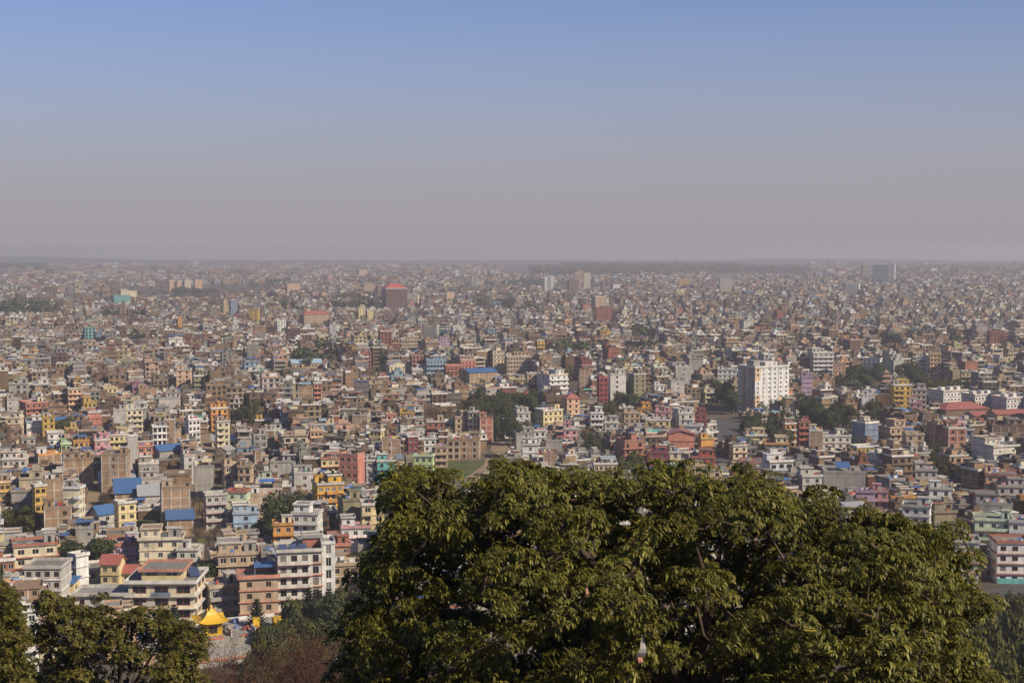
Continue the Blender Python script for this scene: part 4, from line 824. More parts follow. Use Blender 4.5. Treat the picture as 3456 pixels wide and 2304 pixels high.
def school():
    P = ground(545, 2135); rz = R(-12) - math.atan((560 - 1728) / FPX); root = empty('terraced_school', (P.x, P.y, 0), rz); rng = random.Random(6)
    PROT.append((425, 655, 1922, 2080, P.y)); PROT.append((230, 430, 1990, 2080, P.y)); FOOT.append((P.x, P.y + 8, 13)); FOOT.append((P.x - 14, P.y + 6, 11))
    add_block(root, rng, 17, 15, 0, 4, 3.2, 'plaster', 'cream', dict(n=3, ns=3, nr=3, trim='offwhite', band=.9, ww=3.6, wh=1.9, sill=.7, frame='maroon', ov=.9, ph=.9, partrim=False), 2, 0, 8)
    add_block(root, rng, 10.5, 11, 12.9, 1, 2.6, 'plaster', 'paleyellow', dict(n=2, ns=2, nr=3, ww=3, wh=.8, sill=1.5, trim='salmon', ov=.8, partrim=True, ph=.6), 2, -.4, 8.6, 'upper_block')
    add_block(root, rng, 15, 8.5, 0, 3, 3.2, 'plaster', 'offwhite', dict(n=4, ns=2, trim='offwhite', ov=.7, frame='maroon', partrim=False), 2, -15, 5, 'low_wing')
    inst('sign', ME_BOX, root, (0, -.45, 9.75), (5.2, .1, 1.0), (0, 0, 0), COL['bluegrey'])
    tag(root, 'stepped cream school with red-edged roof terraces and a long low wing', 'school')
    return root
SCHOOL = school()
# solar panels lie on roofs: things of their own
def solar(root, loc, w=1.8, d=1.1, tilt=38, lab=''):
    mw = root.matrix_basis; p = mw @ Vector(loc); e = empty('solar_panel', p, root.rotation_euler.z + R(20))
    b = MB(); b.box(-w / 2, w / 2, -d / 2, d / 2, 0, .06); q = b.build('panel', M_SOLAR, e); q.rotation_euler = (R(tilt), 0, 0); q.location = (0, 0, .25 + d / 2 * math.sin(R(tilt)))
    for sx in (-1, 1): inst('leg', ME_BOX, e, (sx * w * .4, d * .35, 0), (.06, .06, .2 + d * math.sin(R(tilt)) * .85), (0, 0, 0), (.3, .3, .3))
    tag(e, lab, 'solar panel', lab)
for k, x in enumerate((-1.8, .9, 3.5)): solar(HOTEL, (x, 6.2, 18.85), 2.2, 1.9, 35, 'blue solar panel on the balcony hotel roof')
solar(HOTEL, (-4.6, 9.5, 12.62), 2.2, 1.9, 35, 'blue solar panel on the low wing of the balcony hotel')
solar(SCHOOL, (6.9, 9, 13.05), 2.6, 4.5, 22, 'large slate solar panel on the school roof terrace')

# ---------------------------------------------------------------- trees
def pip(x, y, poly):
    ins = False; j = len(poly) - 1
    for i in range(len(poly)):
        xi, yi = poly[i]; xj, yj = poly[j]
        if (yi > y) != (yj > y) and x < (xj - xi) * (y - yi) / (yj - yi) + xi: ins = not ins
        j = i
    return ins
def quads_from(cen, nrm, size, rng, aspect=.6):
    n = len(cen); r = rng.normal(size=(n, 3)); u = np.cross(nrm, r); u /= np.linalg.norm(u, axis=1, keepdims=True) + 1e-9; v = np.cross(nrm, u)
    s = (size * rng.uniform(.6, 1.3, n))[:, None]; u = u * s; v = v * s * aspect
    V = np.stack([cen - u, cen - v * .9, cen + u, cen + v * .9], 1).reshape(-1, 3)
    return V, np.arange(4 * n).reshape(-1, 4)
def crown_mesh(name, m, n, size, seed, lobes=11, flat=1.0, spread=.62, col=0.0):
    """unit crown: centred on 0, about one unit radius, made of many small leaf faces round uneven lobes"""
    g = np.random.default_rng(seed); cen = g.normal(size=(lobes, 3)); cen /= np.linalg.norm(cen, axis=1, keepdims=True)
    cen *= spread * g.uniform(.55, 1.05, (lobes, 1)); cen[:, 2] *= flat; cen[:, 2] += .05; rad = g.uniform(.28, .5, lobes)
    if col: cen[:, :2] *= .5; cen[:, 2] *= 1.5
    k = g.choice(lobes, n, p=rad ** 2 / (rad ** 2).sum()); d = g.normal(size=(n, 3)); d /= np.linalg.norm(d, axis=1, keepdims=True)
    p = cen[k] + d * (rad[k] * g.uniform(.62, 1.05, n))[:, None]
    nr = d + g.normal(size=(n, 3)) * .55; nr[:, 2] += .25; nr /= np.linalg.norm(nr, axis=1, keepdims=True)
    V, Q = quads_from(p, nr, size, g)
    return np_mesh(name, V, Q, [m])
CROWNS = {'mid': [crown_mesh('crown', M_TREE, 2600, .085, 20 + i) for i in range(4)], 'dark': [crown_mesh('crown', M_TREED, 2600, .085, 30 + i) for i in range(4)],
          'brown': [crown_mesh('crown', M_TREEB, 1300, .045, 40 + i, spread=.7) for i in range(3)], 'slim': [crown_mesh('crown', M_TREE, 1800, .06, 50 + i, col=1) for i in range(2)],
          'fine': [crown_mesh('crown', M_TREE, 9000, .075, 60 + i, lobes=20) for i in range(3)], 'finedark': [crown_mesh('crown', M_TREED, 9000, .075, 70 + i, lobes=20) for i in range(2)]}
def trunk_mesh():
    b = MB(); b.tube([(0, 0, 0), (.01, 0, .3), (.0, .02, .6), (.02, 0, 1)], [.06, .045, .035, .012], 6)
    for k in range(5):
        a = k * 2.4; b.tube([(0, 0, .42 + .07 * k), (.16 * math.cos(a), .16 * math.sin(a), .62 + .06 * k), (.3 * math.cos(a), .3 * math.sin(a), .72 + .05 * k)], [.03, .018, .006], 4)
    return b.mesh('trunk', M_BARK)
ME_TRUNK = trunk_mesh()
def tree(x, y, z, h, wid, kind, label, group, rng, name='tree'):
    t = empty(name, (x, y, z), rng.uniform(0, 6.28)); me = rng.choice(CROWNS[kind])
    inst('trunk', ME_TRUNK, t, (0, 0, -.2), (h * .8, h * .8, h * .78))
    cr = h * .42
    inst('crown', me, t, (0, 0, h - cr * 1.02), (wid / 2 / .95, wid / 2 / .95, cr * 1.08))
    tag(t, label, 'tree', group); return t
CLUSTERS = [ # x0,x1,ytop0,ytop1,n,h,kind,label
(1600, 1810, 1292, 1385, 20, 12, 'dark', 'dark tree in the grove below the white six-storey house'),
(1650, 1770, 1392, 1425, 9, 11, 'dark', 'dark tree on the lower edge of the central grove'),
(2540, 2700, 1402, 1440, 7, 10, 'dark', 'dark tree on the street below the pointed trees'),
(1990, 2060, 1440, 1480, 4, 10, 'dark', 'dark tree in the shade below the white red-ledged house'),
(560, 640, 1820, 1850, 3, 8, 'mid', 'green tree behind the cream terraced house'),
(650, 720, 1890, 1930, 4, 9, 'dark', 'dark tree in the shaded lane beside the tan three-storey house'),
(1600, 1720, 1330, 1400, 6, 9, 'brown', 'brownish thin tree at the edge of the central grove'),
(1440, 1570, 1345, 1392, 7, 9, 'brown', 'dry brown tree beside the yellow tarpaulin house'),
(1545, 1600, 1338, 1352, 2, 8, 'mid', 'round green tree beside the central grove'),
(2362, 2486, 1272, 1320, 7, 14, 'dark', 'dense dark tree beside the shaded flank of the white apartment tower'),
(2690, 2960, 1308, 1392, 22, 13, 'dark', 'dense green tree in the grove beside the orange brick end wall'),
(2596, 2680, 1345, 1385, 4, 12, 'slim', 'dark pointed tree in front of the white apartment tower'),
(2500, 2556, 1395, 1410, 3, 11, 'dark', 'dark tree by the road below the white apartment tower'),
(2600, 2650, 1430, 1460, 2, 11, 'mid', 'shaded tree behind the pale yellow red-edged house'),
(2820, 2935, 1228, 1262, 9, 12, 'dark', 'dark tree near the pagoda temple'),
(2960, 3100, 1212, 1240, 6, 13, 'dark', 'dark tall tree behind the pagoda temple'),
(3085, 3235, 1258, 1290, 10, 9, 'mid', 'dull green tree between the pagodas and the housing blocks'),
(1990, 2085, 1345, 1368, 5, 8, 'mid', 'bright green tree below the tall maroon-fronted house'),
(2065, 2150, 1312, 1340, 4, 13, 'dark', 'black-green tree in the shadow of the tall pale house'),
(2072, 2170, 1505, 1550, 5, 11, 'mid', 'grey-green tree above the treetop beside the dark red house'),
(1945, 1985, 1395, 1440, 4, 10, 'brown', 'brown tree in shade beside the peach red-roofed house'),
(840, 888, 1345, 1360, 3, 13, 'slim', 'tall dark conifer beside the orange-red stepped house'),
(780, 840, 1362, 1380, 3, 9, 'dark', 'dark bushy tree beside the tall conifer'),
(935, 1000, 1655, 1672, 3, 14, 'dark', 'dense dark tree beside the bright orange house'),
(850, 930, 1742, 1765, 4, 7, 'dark', 'small dark tree behind the narrow orange house'),
(225, 335, 1798, 1830, 4, 11, 'dark', 'dark green tree between the cream four-storey and the lilac house'),
(470, 520, 1870, 1890, 2, 7, 'brown', 'orange-brown garden tree by the lilac house'),
(990, 1125, 1140, 1205, 14, 12, 'dark', 'dark tree in the grove beyond the pale blue tin roof'),
(1255, 1296, 1150, 1195, 4, 16, 'slim', 'tall dark slim tree standing over the brick houses'),
(1120, 1290, 995, 1022, 26, 14, 'dark', 'far dark tree in the wood beside the red-roofed hotel tower'),
(950, 1010, 1016, 1030, 8, 12, 'dark', 'far dark tree in front of the tan tower'),
(0, 190, 1013, 1040, 26, 15, 'dark', 'far dark tree in the belt of wood at the edge of the old town'),
(350, 490, 1038, 1050, 10, 11, 'dark', 'far dark tree below the teal glass block'),
(570, 730, 972, 985, 18, 11, 'dark', 'hazy tree below the row of four apartment slabs'),
(1600, 1730, 985, 1018, 16, 14, 'dark', 'hazy dark tree in the wood beyond the peach tower'),
(1700, 1810, 1008, 1030, 12, 12, 'dark', 'hazy dark tree in the old town park'),
(1880, 1990, 1148, 1170, 8, 10, 'dark', 'dark tree between the peach and the lemon yellow houses'),
(2130, 2190, 1062, 1120, 9, 13, 'dark', 'dark tall tree in the middle of the brick quarter'),
(2100, 2230, 1140, 1160, 7, 9, 'dark', 'dark low tree in the middle of the brick quarter'),
(1900, 1945, 1222, 1250, 3, 15, 'slim', 'tall dark conifer behind the white six-storey house'),
(1740, 1800, 1065, 1085, 5, 10, 'dark', 'dull dark tree far among brick roofs'),
(170, 240, 1400, 1418, 4, 9, 'mid', 'dull green tree behind the yellow square-windowed house'),
(470, 530, 1418, 1428, 3, 7, 'mid', 'dull green tree beside the cream balconied house'),
(90, 150, 1455, 1480, 5, 7, 'brown', 'dry brown tree among low brick walls'),
(3140, 3172, 1485, 1510, 3, 12, 'slim', 'slender leafy tree between the two red brick houses'),
(3175, 3215, 1545, 1570, 3, 8, 'mid', 'dark bush below the red brick grid house'),
(30, 110, 1690, 1750, 6, 10, 'mid', 'dull tree beside the narrow ochre house'),
(330, 380, 1655, 1690, 4, 7, 'brown', 'dry bush along the dirt lane'),
(650, 690, 1655, 1700, 3, 7, 'brown', 'dry bush beside the orange brick grid house'),
(660, 740, 1755, 1790, 4, 6, 'brown', 'dry shrub on the dusty bank'),
(780, 850, 1760, 1790, 3, 6, 'brown', 'rust coloured shrub beside the pale blue low house'),
(1195, 1280, 1830, 1880, 6, 8, 'mid', 'grey-green tree beside the white pink-ledged house'),
(430, 520, 1100, 1130, 5, 9, 'dark', 'dark tree among far brick roofs'),
(2680, 2720, 1100, 1130, 4, 10, 'dark', 'dark tree among the far tower-like brick houses'),
(2980, 3030, 1120, 1150, 5, 12, 'dark', 'tall dark tree in the far brick quarter'),
(3200, 3270, 1110, 1140, 6, 10, 'dark', 'dark tree near the brick red pair of blocks'),
]
FARCL = []
for ci, (x0, x1, ya, yb_, n, h, kind, lab) in enumerate(CLUSTERS):
    if ya < 1150: FARCL.append((x0, x1, ya, yb_, n, h)); PROT.append((x0, x1, ya + 2, yb_ + 24, ground(x0, yb_ + 25).y)); continue
    rng = random.Random(ci * 17 + 3); dep = []; n = n if n < 8 else int(n * 1.3)
    for i in range(n):
        hh = h * rng.uniform(.75, 1.2); px = x0 + (x1 - x0) * ((i + rng.random()) / n if n < 4 else rng.random()); py = rng.uniform(ya, yb_)
        k = hh / 100; yb = (py - YH * k) / (1 - k); p = ground(px, yb); wd = hh * (rng.uniform(.75, 1.05) if kind != 'slim' else .42)
        tree(p.x, p.y, 0, hh, wd, kind, lab if n < 4 else ('taller ' if hh > h * 1.05 else 'smaller ' if hh < h * .88 else 'medium-sized ') + lab, lab if n > 1 else None, rng); FOOT.append((p.x, p.y, min(wd * .42, 6))); dep.append(p.y)
    PROT.append((x0 - 6, x1 + 6, ya + 2, yb_ + 78 * (h / 12) * min(1, (yb_ - 835) / 500), sum(dep) / len(dep)))

# hillside trees close below the view point
def hill_tree(px, ytop, depth, wid, kind, lab, rng):
    tp = at_depth(px, ytop, depth); g = hill_z(tp.x, tp.y); return tree(tp.x, tp.y, g - .5, max(5.0, tp.z - g + .5), wid, kind, lab if 'dark hill' in lab else ('darker ' if 'dark' in kind else 'lighter ') + lab, lab, rng)
rg = random.Random(77)
for (px, yt, dp, wd, kd) in [(1000, 2010, 355, 8, 'fine'), (1075, 2030, 352, 8, 'finedark'), (1140, 1985, 360, 8, 'fine'), (1200, 2000, 350, 9, 'fine'), (1255, 1975, 345, 9, 'finedark'), (1165, 2060, 320, 9, 'fine'),
      (1095, 2105, 318, 9, 'fine'), (1010, 2085, 330, 7, 'fine'), (940, 2110, 320, 7, 'fine'), (880, 2150, 300, 6, 'fine'), (1225, 2110, 300, 9, 'finedark'), (1150, 2140, 290, 8, 'fine'), (1280, 2060, 310, 9, 'fine'), (845, 2200, 270, 6, 'finedark'), (960, 2165, 285, 8, 'finedark'), (1060, 2170, 275, 8, 'fine'), (1010, 2050, 340, 10, 'finedark'), (955, 2090, 325, 9, 'fine'), (905, 2120, 310, 9, 'finedark'), (975, 2130, 300, 10, 'fine'), (1050, 2080, 320, 10, 'fine'), (1110, 2020, 345, 10, 'finedark'), (1190, 2040, 325, 11, 'fine'), (1080, 2140, 285, 10, 'finedark'), (925, 2165, 280, 8, 'fine'), (1130, 2090, 300, 11, 'fine'), (1220, 2060, 310, 11, 'fine')]:
    hill_tree(px, yt, dp, wd, kd, 'green hillside tree crowded in front of the balcony hotel', rg)
for (px, yt, dp, wd, kd) in [(3300, 1985, 330, 7, 'fine'), (3380, 2010, 320, 7, 'finedark'), (3440, 1985, 335, 8, 'fine'), (3330, 2080, 250, 8, 'fine'), (3420, 2075, 255, 8, 'fine'), (3270, 2130, 230, 7, 'finedark'), (3360, 2160, 210, 7, 'fine'), (3450, 2150, 215, 7, 'finedark'),
      (3300, 2220, 170, 7, 'fine'), (3400, 2240, 160, 7, 'fine'), (3470, 2230, 165, 6, 'fine'), (3230, 2170, 200, 8, 'fine')]:
    hill_tree(px, yt, dp, wd, kd, 'grey-green tree on the slope beyond the big leafy crown', rg)
for (px, yt, dp, wd, kd) in [(-10, 1895, 330, 8, 'finedark'), (25, 1960, 310, 7, 'fine'), (-20, 2010, 280, 7, 'finedark')]:
    hill_tree(px, yt, dp, wd, kd, 'dark hillside tree beside the red brick house', rg)
# conifers with whorled upturned branches
def conifer_mesh(seed, tiers=15):
    g = random.Random(seed); b = MB(); b.tube([(0, 0, 0), (0, 0, .5), (0, 0, 1)], [.022, .014, .003], 6, 1); q = []
    for t in range(tiers):
        z = .16 + .8 * t / tiers; L = .30 * (1 - t / tiers) ** .8 + .03; nb = 7; a0 = g.random() * 6
        for k in range(nb):
            a = a0 + 6.283 * k / nb + g.uniform(-.15, .15); ca, sa = math.cos(a), math.sin(a); l = L * g.uniform(.8, 1.1); P = None
            for j in range(7):
                u = j / 6; r = l * u; zz = z - .05 * l / .3 * math.sin(u * 3.1) + .10 * l * u * u * 2; wd = .03 * (1 - .5 * u) + .006
                c_ = (ca * r, sa * r, zz); l_ = (c_[0] - sa * wd, c_[1] + ca * wd, zz + wd * .9); r_ = (c_[0] + sa * wd, c_[1] - ca * wd, zz + wd * .9)
                if P: b.quad(P[0], c_, l_, P[1]); b.quad(P[0], P[2], r_, c_)
                P = (c_, l_, r_)
    return b.mesh('conifer', [M_TREED, M_BARK])
CON = [conifer_mesh(i) for i in range(2)]
for i, (px, yt, yb, lab) in enumerate([(625, 1988, 2160, 'conifer with whorled upturned branches in front of the terraced school'), (895, 1972, 2125, 'broad conifer with whorled branches before the balcony hotel low wing'),
     (1065, 1935, 2100, 'pointed conifer beside the white stair tower'), (1098, 1945, 2100, 'pointed conifer second from the stair tower'), (1130, 1940, 2100, 'pointed conifer third from the stair tower')]):
    p = ground(px, yb); p.y -= 12; h = (yb - yt) * 100 / (yb - YH); e = empty('conifer', (p.x, p.y, 0), i); inst('foliage', CON[i % 2], e, (0, 0, 0), (h * .95, h * .95, h)); tag(e, lab, 'tree')
# banana plant
PROT.append((640, 720, 1770, 1850, ground(680, 1860).y)); p = ground(680, 1860); FOOT.append((p.x, p.y, 5)); e = empty('banana_plant', (p.x, p.y, 0)); g = random.Random(9)
for k in range(16):
    a = g.uniform(0, 6.28); L = g.uniform(2.6, 4.2); b = MB(); P = None; up = g.uniform(.6, 1.3)
    for j in range(7):
        u = j / 6; r = L * u * .8; z = 3.2 + L * up * u - 1.5 * L * up * u * u * .75; wd = .38 * math.sin(min(1, u * 1.15 + .12) * 3.0) + .02; c_ = (math.cos(a) * r, math.sin(a) * r, z)
        l_ = (c_[0] - math.sin(a) * wd, c_[1] + math.cos(a) * wd, z + .12); r_ = (c_[0] + math.sin(a) * wd, c_[1] - math.cos(a) * wd, z + .12)
        if P: b.quad(P[0], c_, l_, P[1]); b.quad(P[0], P[2], r_, c_)
        P = (c_, l_, r_)
    b.build('leaf', M_BANANA, e)
b = MB(); b.tube([(0, 0, 0), (0, 0, 3.4)], [.3, .16], 8); b.build('stem', M_BARK, e); tag(e, 'yellow-green banana plant with drooping leaves on the dusty bank', 'plant')

# ---------------------------------------------------------------- foreground leafy trees
def rosette_tris(g, nl, L0, droop, V, T, org, axis, fine=True):
    ax = np.asarray(axis); ax = ax / np.linalg.norm(ax); t = np.cross(ax, [.3, .9, .1]); t /= np.linalg.norm(t); s_ = np.cross(ax, t); a0 = g.uniform(0, 6.28)
    for k in range(nl):
        a = a0 + 6.283 * k / nl + g.uniform(-.25, .25); d = t * math.cos(a) + s_ * math.sin(a); L = L0 * g.uniform(.55, 1.25); w = L * g.uniform(.115, .15); el = g.uniform(-.05, .5)
        pts = []; p = np.array(org); dirv = d * math.cos(el) + ax * math.sin(el); dirv /= np.linalg.norm(dirv); n = 4 if fine else 3; dr = droop * g.uniform(.6, 1.3)
        for j in range(n): pts.append(p.copy()); p = p + dirv * L / (n - 1); dirv = dirv + np.array([0, 0, -dr]); dirv /= np.linalg.norm(dirv)
        side = np.cross(dirv, [0, 0, 1.0]); sl = np.linalg.norm(side); side = side / sl if sl > .05 else t
        b = len(V)
        if fine:
            V.append(pts[0])
            for q, ww in ((pts[1], w), (pts[2], w * .85)): V.append(q - side * ww + [0, 0, w * .35]); V.append(q); V.append(q + side * ww + [0, 0, w * .35])
            V.append(pts[3])
            T += [(b, b + 1, b + 2), (b, b + 2, b + 3), (b + 1, b + 4, b + 5), (b + 1, b + 5, b + 2), (b + 2, b + 5, b + 6), (b + 2, b + 6, b + 3), (b + 4, b + 7, b + 5), (b + 5, b + 7, b + 6)]
        else:
            w *= 2.3
            V += [pts[0], pts[1] - side * w + [0, 0, w * .3], pts[1], pts[1] + side * w + [0, 0, w * .3], pts[2]]
            T += [(b, b + 1, b + 2), (b, b + 2, b + 3), (b + 1, b + 4, b + 2), (b + 2, b + 4, b + 3)]
def clump(seed, nros, nl, L0, rad, droop, fine):
    g = np.random.default_rng(seed); V = []; T = []
    for i in range(nros):
        d = g.normal(size=3); d /= np.linalg.norm(d); d[2] = abs(d[2]) * .9 + .05 if g.random() < .8 else d[2] * .4
        d /= np.linalg.norm(d); o = d * rad * g.uniform(.65, 1.05); o[2] *= .75
        rosette_tris(g, nl, L0, droop, V, T, o, d * .8 + np.array([0, 0, .55]), fine); b = len(V); V += [np.array([0, 0, -.1]), np.array([.012, .008, -.1]), o + [.006, 0, 0], o]; T += [(b, b + 1, b + 2), (b, b + 2, b + 3)]
    return np.array(V, np.float32), np.array(T, np.int32)
def rot_rand(g, tilt=.35):
    return Matrix.Rotation(g.uniform(0, 6.283), 3, 'Z') @ Matrix.Rotation(g.uniform(-tilt, tilt), 3, 'X') @ Matrix.Rotation(g.uniform(-tilt, tilt), 3, 'Y')
def leafy_tree(name, poly, depth, thick, spacing, edge, layers, variants, m, nsingle, label, trunk_px, trunk_depth, seed, sc=(.85, 1.2), nlimb=26, wood=1.0, jit=.25, pocket=190, inset=1.0, coarse=None):
    g = random.Random(seed); xs = [p[0] for p in poly]; ys = [p[1] for p in poly]
    def edge_dist(x, y):
        best = 1e9
        for i in range(len(poly)):
            ax, ay = poly[i]; bx, by = poly[(i + 1) % len(poly)]; dx, dy = bx - ax, by - ay; t = max(0, min(1, ((x - ax) * dx + (y - ay) * dy) / (dx * dx + dy * dy + 1e-9)))
            best = min(best, math.hypot(x - ax - t * dx, y - ay - t * dy))
        return best
    pts = []
    for li, (ly, dens) in enumerate(layers):
        cur = []; tries = 0; fails = 0
        while fails < 500 and tries < 30000:
            tries += 1; x, y = g.uniform(min(xs), max(xs)), g.uniform(min(ys), max(ys))
            if not pip(x, y, poly) or any((x - a) ** 2 + (y - b) ** 2 < (spacing / dens) ** 2 for a, b in cur): fails += 1; continue
            e = edge_dist(x, y)
            if e < spacing * .5 * inset and g.random() < .92: fails += 1; continue
            pk = mnoise.noise(Vector((x / pocket, y / (pocket * .62), seed * 3.3))) + .5 * mnoise.noise(Vector((x / pocket * 2.3, y / pocket * 3, seed)))
            if pk < (.16, .08, -.2, -.6, -9)[min(li, 4)] and e > 40: fails += 1; continue
            fails = 0; cur.append((x, y)); T_ = thick * math.sqrt(min(1.0, e / edge)); lump = .9 * mnoise.noise(Vector((x / 260, y / 200, seed)))
            pts.append((at_depth(x, y, depth + ly * T_ * (1 + lump * .5) + lump * thick * .5 + g.uniform(-jit, jit)), li, e))
    for k in range(int(60 * jit / .25)):                 # stray sprays that break the outline
        i = g.randrange(len(poly)); ax, ay = poly[i]; bx, by = poly[(i + 1) % len(poly)]; t = g.random(); x, y = ax + (bx - ax) * t + g.uniform(-14, 14) * spacing / 76, ay + (by - ay) * t - g.uniform(-16, 24) * spacing / 76
        if y < 2310: pts.append((at_depth(x, y, depth + g.uniform(-.8, .8)), 9, 0))
    base = at_depth(trunk_px[0], trunk_px[1], trunk_depth); gz = hill_z(base.x, base.y)
    root = empty(name, (base.x, base.y, gz)); tag(root, label, 'tree')
    o0 = Vector((base.x, base.y, gz)); fork = base - o0
    tb = MB(); tb.tube([(0, 0, -.6), (0.05, 0, fork.z * .35), tuple(fork * .7), tuple(fork)], [.42 * wood, .33 * wood, .28 * wood, .25 * wood], 10); tb.build('trunk', M_BARK, root, True)
    rel = [(p - o0, li, e) for p, li, e in pts]
    targets = g.sample([r for r in rel if r[1] > 0] or rel, min(nlimb, len(rel))); mids = []
    for tp, _, _ in targets:
        mid = fork.lerp(tp, .45) + Vector((g.uniform(-.3, .3), g.uniform(-.3, .3), g.uniform(-.5, .1))) * wood; m2 = fork.lerp(tp, .75) + Vector((g.uniform(-.2, .2), g.uniform(-.2, .2), g.uniform(-.25, .15)))
        L = (tp - fork).length; r0 = (.05 + .022 * L) * wood
        lb = MB(); q1 = fork.lerp(mid, .5) + Vector((g.uniform(-.1, .1), g.uniform(-.1, .1), g.uniform(-.15, .05))); lb.tube([tuple(fork * .97), tuple(q1), tuple(mid), tuple(m2), tuple(tp)], [r0, r0 * .85, r0 * .65, r0 * .4, .012], 7)
        lb.build('limb', M_BARK, root, True); mids += [mid, m2, q1.lerp(mid, .5)]
    wb = MB()
    nodes = list(mids)
    for p, li, e in sorted(rel, key=lambda r: (r[0] - fork).length):
        dp_ = (p - fork).length; q = min(nodes, key=lambda v: (v - p).length_squared + (9 if (v - fork).length > dp_ else 0)); nodes.append(p); md = q.lerp(p, .5) + Vector((g.uniform(-.12, .12), g.uniform(-.12, .12), -.1))
        wb.tube([tuple(q), tuple(md), tuple(p)], [.035 * wood, .022 * wood, .008], 4)
    tw = wb.build('twigs', M_BARK, root, True); tw['kind'] = 'stuff'
    order = sorted(range(len(rel)), key=lambda i: (rel[i][1], g.random()))
    meshes = [np_mesh('leaf_cluster', v, t, [m]) for v, t in variants]
    for i in order[:nsingle]:
        o = inst('leaf_cluster', g.choice(meshes), root, rel[i][0], (1, 1, 1)); s = g.uniform(*sc)
        o.rotation_mode = 'XYZ'; o.rotation_euler = rot_rand(g).to_euler(); o.scale = (s, s, s * .95)
    VV = []; TT = []; n = 0
    for i in order[nsingle:]:
        v, t = g.choice(coarse if coarse and 3 <= rel[i][1] < 9 else variants); Rm = np.array(rot_rand(g)) * g.uniform(*sc) * (.62 if rel[i][1] == 9 else 1); VV.append(v @ Rm.T + np.array(rel[i][0])); TT.append(t + n); n += len(v)
    if VV:
        o = inst('crown', np_mesh('crown', np.vstack(VV), np.vstack(TT), [m]), root); o['kind'] = 'stuff'
    return root, pts
K = 3456 / 2352
BIG = [(x * K, y * K) for x, y in [(770, 1700), (775, 1500), (800, 1430), (850, 1385), (822, 1330), (850, 1275), (890, 1240), (905, 1180), (893, 1130), (902, 1085), (950, 1066), (1000, 1095), (1042, 1080), (1050, 1116), (1100, 1112), (1155, 1070), (1205, 1076),
   (1230, 1105), (1300, 1090), (1350, 1098), (1440, 1092), (1530, 1085), (1600, 1092), (1650, 1104), (1700, 1090), (1755, 1068), (1785, 1078), (1775, 1112), (1810, 1145), (1888, 1138), (1900, 1165), (1872, 1195), (1960, 1190), (2050, 1184), (2072, 1220), (2110, 1206), (2160, 1220), (2222, 1216),
   (2180, 1262), (2222, 1292), (2200, 1332), (2238, 1390), (2270, 1384), (2262, 1422), (2205, 1455), (2270, 1525), (2310, 1600), (2310, 1700)]]
VAR_BIG = [clump(100 + i, 22, 8, .112 + .012 * (i % 4), .27 + .05 * (i % 3), .75, True) for i in range(6)]
VAR_BIGC = [clump(150 + i, 22, 8, .135, .34, .75, False) for i in range(3)]
VAR_L = [clump(200 + i, 20, 6, .17, .42, .35, False) for i in range(5)]
leafy_tree('leafy_tree', BIG, 25.0, 3.5, 76, 430, [(-1.0, 1.15), (-.5, 1.05), (.1, 1.05), (.7, 1.05), (1.25, 1.15), (1.6, 1.1)], VAR_BIG, M_LEAF, 300, 'huge leafy tree with drooping glossy leaf whorls and dark limbs filling the foreground', (2330, 2330), 25.6, 1, nlimb=30, coarse=VAR_BIGC)
LEFT = [(110, 2420), (95, 2300), (150, 2240), (110, 2150), (150, 2080), (120, 2040), (190, 2005), (240, 2030), (300, 2060), (345, 2010), (360, 2060), (420, 2085), (460, 2050), (500, 2095), (545, 2050), (575, 2100), (640, 2110), (690, 2160), (680, 2215), (640, 2260), (700, 2290), (720, 2350), (640, 2420)]
leafy_tree('maple_tree', LEFT, 62.0, 3.0, 37, 190, [(-1, 1.1), (-.4, 1.0), (.2, 1.0), (.8, .95)], VAR_L, M_LEAF2, 220, 'sunlit olive-green tree with small star-shaped leaf tufts in front of the school', (400, 2400), 62.5, 2, nlimb=18, wood=.8, pocket=90)
LEFT2 = [(-120, 2420), (-140, 2000), (-60, 1960), (0, 1985), (40, 2010), (75, 2060), (60, 2110), (85, 2160), (70, 2200), (100, 2260), (90, 2420)]
leafy_tree('maple_tree', LEFT2, 58.0, 2.4, 37, 150, [(-1, 1.1), (-.4, 1.0), (.2, 1.0), (.8, .95)], VAR_L, M_LEAF2, 120, 'olive-green leafy tree cut by the picture edge beside a larger one', (-40, 2400), 58.5, 3, nlimb=12, wood=.8, pocket=90)
